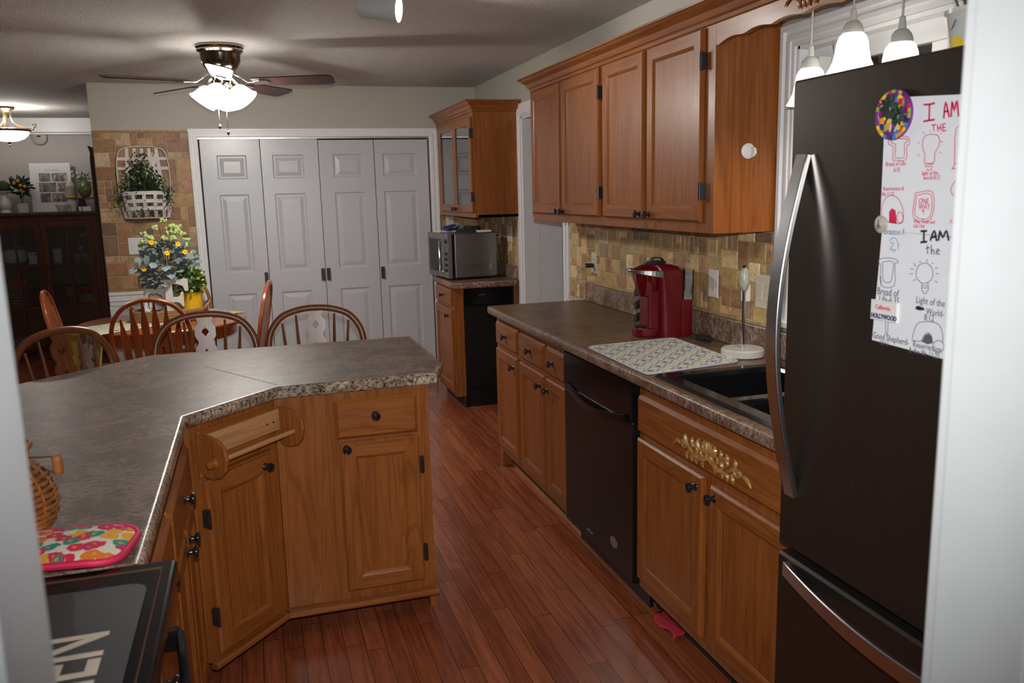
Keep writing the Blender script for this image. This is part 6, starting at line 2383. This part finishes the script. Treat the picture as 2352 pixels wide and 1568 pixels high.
# ---------------------------------------------------------------- drawings and magnets on the refrigerator door
# pen strokes, in door coordinates (x along the door, z up)
STROKES = {'red_thick':[[(0.385,1.671),(0.398,1.67),(0.411,1.671)],[(0.399,1.67),(0.4,1.643)],[(0.387,1.642),(0.413,1.643)],[(0.433,1.643),(0.435,1.67),(0.445,1.644)],[(0.433,1.654),(0.442,1.655)],[(0.449,1.644),(0.449,1.67),(0.455,1.654),(0.459,1.67),(0.465,1.643)]],'red_mid':[[(0.406,1.634),(0.417,1.634)],[(0.411,1.634),(0.413,1.623)],[(0.42,1.634),(0.422,1.622)],[(0.427,1.635),(0.428,1.623)],[(0.421,1.628),(0.428,1.628)],[(0.432,1.634),(0.433,1.622),(0.44,1.623)],[(0.432,1.634),(0.438,1.634)],[(0.432,1.628),(0.438,1.628)]],'red_fine':[[(0.316,1.579),(0.316,1.602),(0.306,1.606),(0.303,1.613),(0.31,1.619),(0.331,1.62),(0.35,1.618),(0.357,1.611),(0.355,1.604),(0.35,1.601),(0.35,1.577),(0.316,1.578)],[(0.322,1.583),(0.322,1.605),(0.312,1.609),(0.31,1.613),(0.315,1.615),(0.331,1.616),(0.348,1.614),(0.352,1.61),(0.344,1.605),(0.345,1.582),(0.322,1.582)],[(0.395,1.571),(0.395,1.584),(0.389,1.596),(0.389,1.612),(0.398,1.618),(0.411,1.618),(0.422,1.615),(0.427,1.606),(0.425,1.596),(0.418,1.585),(0.417,1.569),(0.395,1.57)],[(0.395,1.566),(0.416,1.567)],[(0.397,1.563),(0.416,1.563)],[(0.401,1.559),(0.406,1.556),(0.414,1.56)],[(0.388,1.624),(0.39,1.621)],[(0.404,1.625),(0.404,1.622)],[(0.377,1.605),(0.38,1.605)],[(0.378,1.583),(0.382,1.585)],[(0.428,1.617),(0.43,1.619)],[(0.429,1.605),(0.434,1.604)],[(0.429,1.587),(0.432,1.585)],[(0.458,1.557),(0.463,1.567),(0.462,1.625),(0.495,1.625)],[(0.471,1.567),(0.47,1.612),(0.496,1.614)],[(0.463,1.566),(0.5,1.566)],[(0.458,1.557),(0.501,1.558)],[(0.295,1.471),(0.295,1.494),(0.304,1.508),(0.32,1.513),(0.337,1.506),(0.35,1.487),(0.352,1.469),(0.343,1.461),(0.302,1.464)],[(0.351,1.472),(0.351,1.468),(0.349,1.465),(0.347,1.463),(0.344,1.462),(0.341,1.463),(0.339,1.465),(0.337,1.468),(0.336,1.472),(0.336,1.476),(0.338,1.479),(0.34,1.482),(0.343,1.482),(0.346,1.482),(0.348,1.479),(0.35,1.476),(0.351,1.472)],[(0.378,1.517),(0.419,1.518),(0.419,1.471),(0.377,1.472),(0.378,1.517)],[(0.382,1.513),(0.415,1.514),(0.415,1.474),(0.381,1.476),(0.382,1.513)],[(0.465,1.474),(0.477,1.478),(0.479,1.508),(0.468,1.511),(0.459,1.52),(0.462,1.531),(0.471,1.539),(0.483,1.541),(0.502,1.541)],[(0.489,1.514),(0.492,1.495),(0.492,1.477),(0.508,1.474)],[(0.468,1.512),(0.489,1.514)],[(0.4,1.48),(0.399,1.487),(0.396,1.485)],[(0.399,1.487),(0.402,1.485)]],'black_thick':[[(0.396,1.449),(0.411,1.45)],[(0.404,1.449),(0.405,1.431)],[(0.397,1.429),(0.413,1.431)],[(0.42,1.433),(0.428,1.451),(0.435,1.433)],[(0.423,1.439),(0.433,1.441)],[(0.439,1.434),(0.441,1.451),(0.448,1.44),(0.455,1.452),(0.462,1.435)]],'grey_mid':[[(0.414,1.425),(0.416,1.409)],[(0.411,1.419),(0.42,1.421)],[(0.423,1.426),(0.425,1.409),(0.425,1.416),(0.429,1.417),(0.432,1.409)],[(0.436,1.414),(0.442,1.416),(0.44,1.419),(0.436,1.417),(0.437,1.411),(0.444,1.411)]],'black_fine':[[(0.295,1.384),(0.293,1.389),(0.3,1.393),(0.324,1.396),(0.343,1.393),(0.344,1.388),(0.337,1.385),(0.339,1.345),(0.304,1.342),(0.3,1.378),(0.295,1.384)],[(0.306,1.379),(0.304,1.386),(0.332,1.389),(0.332,1.362),(0.328,1.351),(0.313,1.349),(0.307,1.359),(0.306,1.379)],[(0.431,1.376),(0.431,1.371),(0.429,1.366),(0.426,1.362),(0.421,1.359),(0.416,1.357),(0.41,1.356),(0.404,1.357),(0.399,1.36),(0.395,1.363),(0.392,1.368),(0.391,1.373),(0.392,1.378),(0.394,1.383),(0.397,1.387),(0.402,1.39),(0.407,1.392),(0.413,1.393),(0.418,1.392),(0.423,1.389),(0.427,1.386),(0.43,1.381),(0.431,1.376)],[(0.407,1.356),(0.407,1.344),(0.411,1.341),(0.412,1.338),(0.418,1.338),(0.419,1.342),(0.423,1.346),(0.421,1.358)],[(0.407,1.351),(0.422,1.353)],[(0.408,1.347),(0.422,1.349)],[(0.398,1.396),(0.401,1.392)],[(0.416,1.4),(0.415,1.395)],[(0.43,1.395),(0.427,1.392)],[(0.384,1.391),(0.39,1.385)],[(0.377,1.38),(0.385,1.379)],[(0.376,1.37),(0.384,1.371)],[(0.435,1.385),(0.441,1.387)],[(0.438,1.376),(0.445,1.376)],[(0.386,1.358),(0.391,1.362)],[(0.437,1.364),(0.442,1.36)],[(0.302,1.359),(0.304,1.342)],[(0.321,1.276),(0.323,1.251),(0.328,1.252),(0.328,1.277)],[(0.392,1.248),(0.393,1.26),(0.4,1.278),(0.413,1.286),(0.443,1.289),(0.456,1.283),(0.462,1.271),(0.464,1.256)],[(0.392,1.248),(0.413,1.25)],[(0.413,1.249),(0.421,1.264),(0.43,1.268),(0.437,1.264),(0.441,1.251)],[(0.467,1.249),(0.466,1.246),(0.465,1.243),(0.462,1.24),(0.459,1.238),(0.455,1.236),(0.451,1.236),(0.448,1.237),(0.444,1.239),(0.442,1.242),(0.442,1.245),(0.442,1.248),(0.443,1.252),(0.446,1.254),(0.449,1.257),(0.453,1.258),(0.457,1.258),(0.461,1.257),(0.464,1.255),(0.466,1.252),(0.467,1.249)],[(0.489,1.387),(0.488,1.324),(0.506,1.326)],[(0.489,1.387),(0.504,1.388)],[(0.491,1.283),(0.487,1.268),(0.485,1.241),(0.513,1.246)],[(0.491,1.283),(0.513,1.288)]],'blue_fine':[[(0.32,1.428),(0.326,1.433),(0.334,1.434),(0.341,1.427),(0.344,1.413)],[(0.322,1.424),(0.329,1.425),(0.328,1.419),(0.322,1.413),(0.338,1.412)],[(0.343,1.422),(0.346,1.422)],[(0.328,1.412),(0.328,1.408)],[(0.334,1.412),(0.335,1.407)]]}
FILLS = {'red_door':[(0.316,1.462),(0.315,1.483),(0.322,1.489),(0.331,1.485),(0.334,1.473),(0.336,1.461)],'grey_door':[(0.415,1.25),(0.422,1.263),(0.43,1.267),(0.437,1.263),(0.44,1.251),(0.429,1.247)],'scribble':[(0.395,1.311),(0.401,1.314),(0.415,1.312),(0.417,1.308),(0.406,1.306),(0.396,1.307)]}
WORDS = [('Bread of Life-', 0.299, 1.569, 0.0105, 'red'), ('6:35', 0.321, 1.558, 0.0105, 'red'), ('light of the', 0.391, 1.55, 0.0095, 'red'), ('world-8:12', 0.395, 1.542, 0.0095, 'red'), ('Resurrection &', 0.295, 1.524, 0.0095, 'red'), ('life-11:25', 0.293, 1.514, 0.0095, 'red'), ('ONE', 0.387, 1.5, 0.0125, 'red'), ('WAY', 0.388, 1.49, 0.0125, 'red'), ('Way, Truth and', 0.378, 1.465, 0.0085, 'red'), ('Life-14:6', 0.378, 1.457, 0.0085, 'red'), ('Vine-15:5', 0.461, 1.467, 0.0085, 'red'), ('Door', 0.476, 1.551, 0.009, 'red'), ('Braxton F.', 0.304, 1.442, 0.0145, 'blue'), ('Bread of', 0.294, 1.326, 0.018, 'grey'), ('Life-6:35', 0.3, 1.312, 0.017, 'grey'), ('Light of the', 0.395, 1.321, 0.016, 'grey'), ('World-', 0.421, 1.303, 0.015, 'grey'), ('8:12', 0.417, 1.292, 0.015, 'grey'), ('Good Shepherd-', 0.288, 1.239, 0.0155, 'grey'), ('10:11', 0.307, 1.228, 0.013, 'grey'), ('Resurrection', 0.394, 1.239, 0.014, 'grey'), ('& the life-11:25', 0.385, 1.227, 0.013, 'grey')]
DY = -.0005


def paper_sheet(label, c, bend, z_up):
    t = thing('drawing', label, 'drawing', (FRX, FRY, 0), RX, None)
    b = MB()
    n = 14
    (x0, z0), (x1, z1), (x2, z2), (x3, z3) = c   # TL TR BR BL
    rows = []
    for i in range(n + 1):
        f = i / n
        row = []
        for j in range(n + 1):
            g = j / n
            x = (x0 + (x1 - x0) * g) * (1 - f) + (x3 + (x2 - x3) * g) * f
            z = (z0 + (z1 - z0) * g) * (1 - f) + (z3 + (z2 - z3) * g) * f
            row.append(b.bm.verts.new((x, z_up, z)))
        rows.append(row)
    for r0, r1 in zip(rows, rows[1:]):
        for j in range(n): b._f([r0[j], r0[j + 1], r1[j + 1], r1[j]])
    s = obj('sheet', b, 'paper', t)
    m = s.modifiers.new('thick', 'SOLIDIFY')
    m.thickness = .0005
    m.offset = 1
    return t, s


pa, sa = paper_sheet('upper white paper with red pen drawings and I AM THE on the fridge door', [(.289, 1.693), (.560, 1.672), (.556, 1.440), (.292, 1.447)], 0, -.0012)
pb, sb = paper_sheet('lower white paper with grey and black drawings and I AM the on the fridge door', [(.298, 1.447), (.560, 1.438), (.560, 1.224), (.286, 1.232)], 0, -.0010)


def ink(groups, mat, wd, par, zoff=-.0022):
    b = MB()
    for g in groups:
        for s in STROKES[g]:
            if len(s) > 2: P = catmull([(x, zoff, z) for x, z in s], 3)
            else: P = [Vector((x, zoff, z)) for x, z in s]
            b.rtube(P, .0004, wd, (0, 1, 0))
    return obj('pen_strokes', b, mat, par)


def words(col, mat, par, lo, hi):
    for tx_, x, z, s, c in WORDS:
        if c != col or not (lo < z < hi): continue
        b = text_mesh(tx_, s * 1.12, Matrix.Translation((x, -.0022, z - .002)) @ Matrix.Rotation(PI / 2, 4, 'X') @ Matrix.Rotation(math.radians(0), 4, 'Z'), None, .0002, 0, .82)
        obj('handwriting', b, mat, par)


ink(['red_thick'], 'ink_red', .0035, sa)
ink(['red_mid'], 'ink_red', .0020, sa)
ink(['red_fine'], 'ink_red', .0012, sa)
words('red', 'ink_red', sa, 1.4, 1.8)
ink(['black_thick'], 'ink_black', .0038, sb)
ink(['grey_mid'], 'ink_grey', .0018, sb)
ink(['black_fine'], 'ink_grey', .0011, sb)
ink(['blue_fine'], 'ink_blue', .0011, sb)
words('blue', 'ink_blue', sb, 1.2, 1.46)
words('grey', 'ink_grey', sb, 1.2, 1.46)
for k, mt, par in (('red_door', 'ink_red', sa), ('grey_door', 'ink_grey', sb), ('scribble', 'ink_black', sb)):
    b = MB()
    b.prism([(x, z) for x, z in FILLS[k]], -.0024, -.0020, Matrix(((1, 0, 0, 0), (0, 0, 1, 0), (0, 1, 0, 0), (0, 0, 0, 1))))
    obj('filled_shape', b, mt, par)

# palm tree magnet
t = thing('palm_magnet', 'round mosaic magnet with two palm trees at the top corner of the upper drawing', 'magnet', (FRX, FRY, 0), RX)
mx, mz, mr = .318, 1.6595, .0445
obj('disc', MB().lathe([(mr, 0), (mr + .0015, .003), (mr, .0065), (mr - .005, .0065), (mr - .007, .004)], (mx, -.0026, mz), (0, -1, 0), 36), 'purple_plastic', t, smooth=40)
rnd = random.Random(12)
PC = ['orange_fruit', 'cyan_plastic', 'magenta', 'lemon_yellow', 'ink_red', 'purple_plastic', 'navy', 'leaf_lime']
b = MB()
for k in range(30):
    a = 2 * PI * k / 30
    b.mi = rnd.randrange(8)
    c, s = math.cos, math.sin
    a2 = a + 2 * PI / 30 * .92
    q = [(mr - .0058, a), (mr + .0002, a), (mr + .0002, a2), (mr - .0058, a2)]
    b.loop_rings([[Vector((mx + r * c(g), y, mz + r * s(g))) for r, g in q] for y in (-.0088, -.0102)])
for k in range(75):
    r = (mr - .009) * math.sqrt(rnd.random())
    a = rnd.uniform(0, 2 * PI)
    b.mi = rnd.randrange(8)
    w_ = rnd.uniform(.003, .0065)
    b.box(mx + r * math.cos(a) - w_, mx + r * math.cos(a) + w_, -.0078 - .0004 * rnd.random(), -.0064, mz + r * math.sin(a) - w_, mz + r * math.sin(a) + w_)
obj('mosaic', b, PC, t)
for (bx, bz, tx2, tz2, sc_) in ((-.004, -.030, -.006, .014, 1.0), (.008, -.030, .016, -.002, .8)):
    b = MB()
    b.tube([(mx + bx, -.0098, mz + bz), (mx + (bx + tx2) / 2 + .004, -.0100, mz + (bz + tz2) / 2), (mx + tx2, -.0102, mz + tz2)], [.0022, .0017, .0013], 6)
    tr = obj('trunk', b, 'stone_ball', t, smooth=True)
    b = MB()
    for q in range(9):
        a = 2 * PI * q / 9 + .3
        b.leaf((mx + tx2, -.0106, mz + tz2), (math.cos(a), -.1, math.sin(a) - .15), (0, -1, 0), .027 * sc_, .012 * sc_, .1)
    obj('fronds', b, 'leaf_blackgreen', t)
t = thing('stone_magnet', 'small round stone-look magnet holding the seam of the two drawings', 'magnet', (FRX, FRY, 0), RX)
obj('disc', MB().lathe([(.0165, 0), (.0170, .003), (.014, .006), (.004, .0075)], (.298, -.0026, 1.4585), (0, -1, 0), 24), 'stone_ball', t, smooth=True)
b = MB()
b.tube([(.2965, -.0105, 1.449), (.2975, -.0112, 1.459), (.2960, -.0105, 1.468)], .0011, 5)
b.tube([(.2975, -.0112, 1.459), (.303, -.0105, 1.452)], .0009, 5)
obj('carved_mark', b, 'ink_black', t)
t = thing('sign_magnet', 'small white rectangular magnet reading California HOLLYWOOD on the lower drawing', 'magnet', (FRX, FRY, 0), RX)
obj('tile', MB().box(.284, .3535, -.0068, -.0018, 1.2745, 1.3135), 'white_plastic', t, bevel=.001)
obj('city_lettering', text_mesh('HOLLYWOOD', .0130, Matrix.Translation((.2865, -.0070, 1.2785)) @ Matrix.Rotation(PI / 2, 4, 'X'), bold=.0004, sx=.80), 'navy', t)
obj('script_lettering', text_mesh('California', .0120, Matrix.Translation((.297, -.0070, 1.2965)) @ Matrix.Rotation(PI / 2, 4, 'X') @ Matrix.Shear('XZ', 4, (0, 0)), sx=.85), 'ink_red', t)
t = thing('magenta_magnet', 'magenta magnet at the upper right of the red drawing, cut off by the door frame', 'magnet', (FRX, FRY, 0), RX)
obj('blob', MB().prism([(.478, 1.662), (.486, 1.680), (.489, 1.712), (.500, 1.730), (.530, 1.725), (.545, 1.69), (.535, 1.655), (.52, 1.63), (.495, 1.622), (.490, 1.645)], -.010, -.0026, Matrix(((1, 0, 0, 0), (0, 0, 1, 0), (0, 1, 0, 0), (0, 0, 0, 1)))), 'magenta', t, bevel=.002)
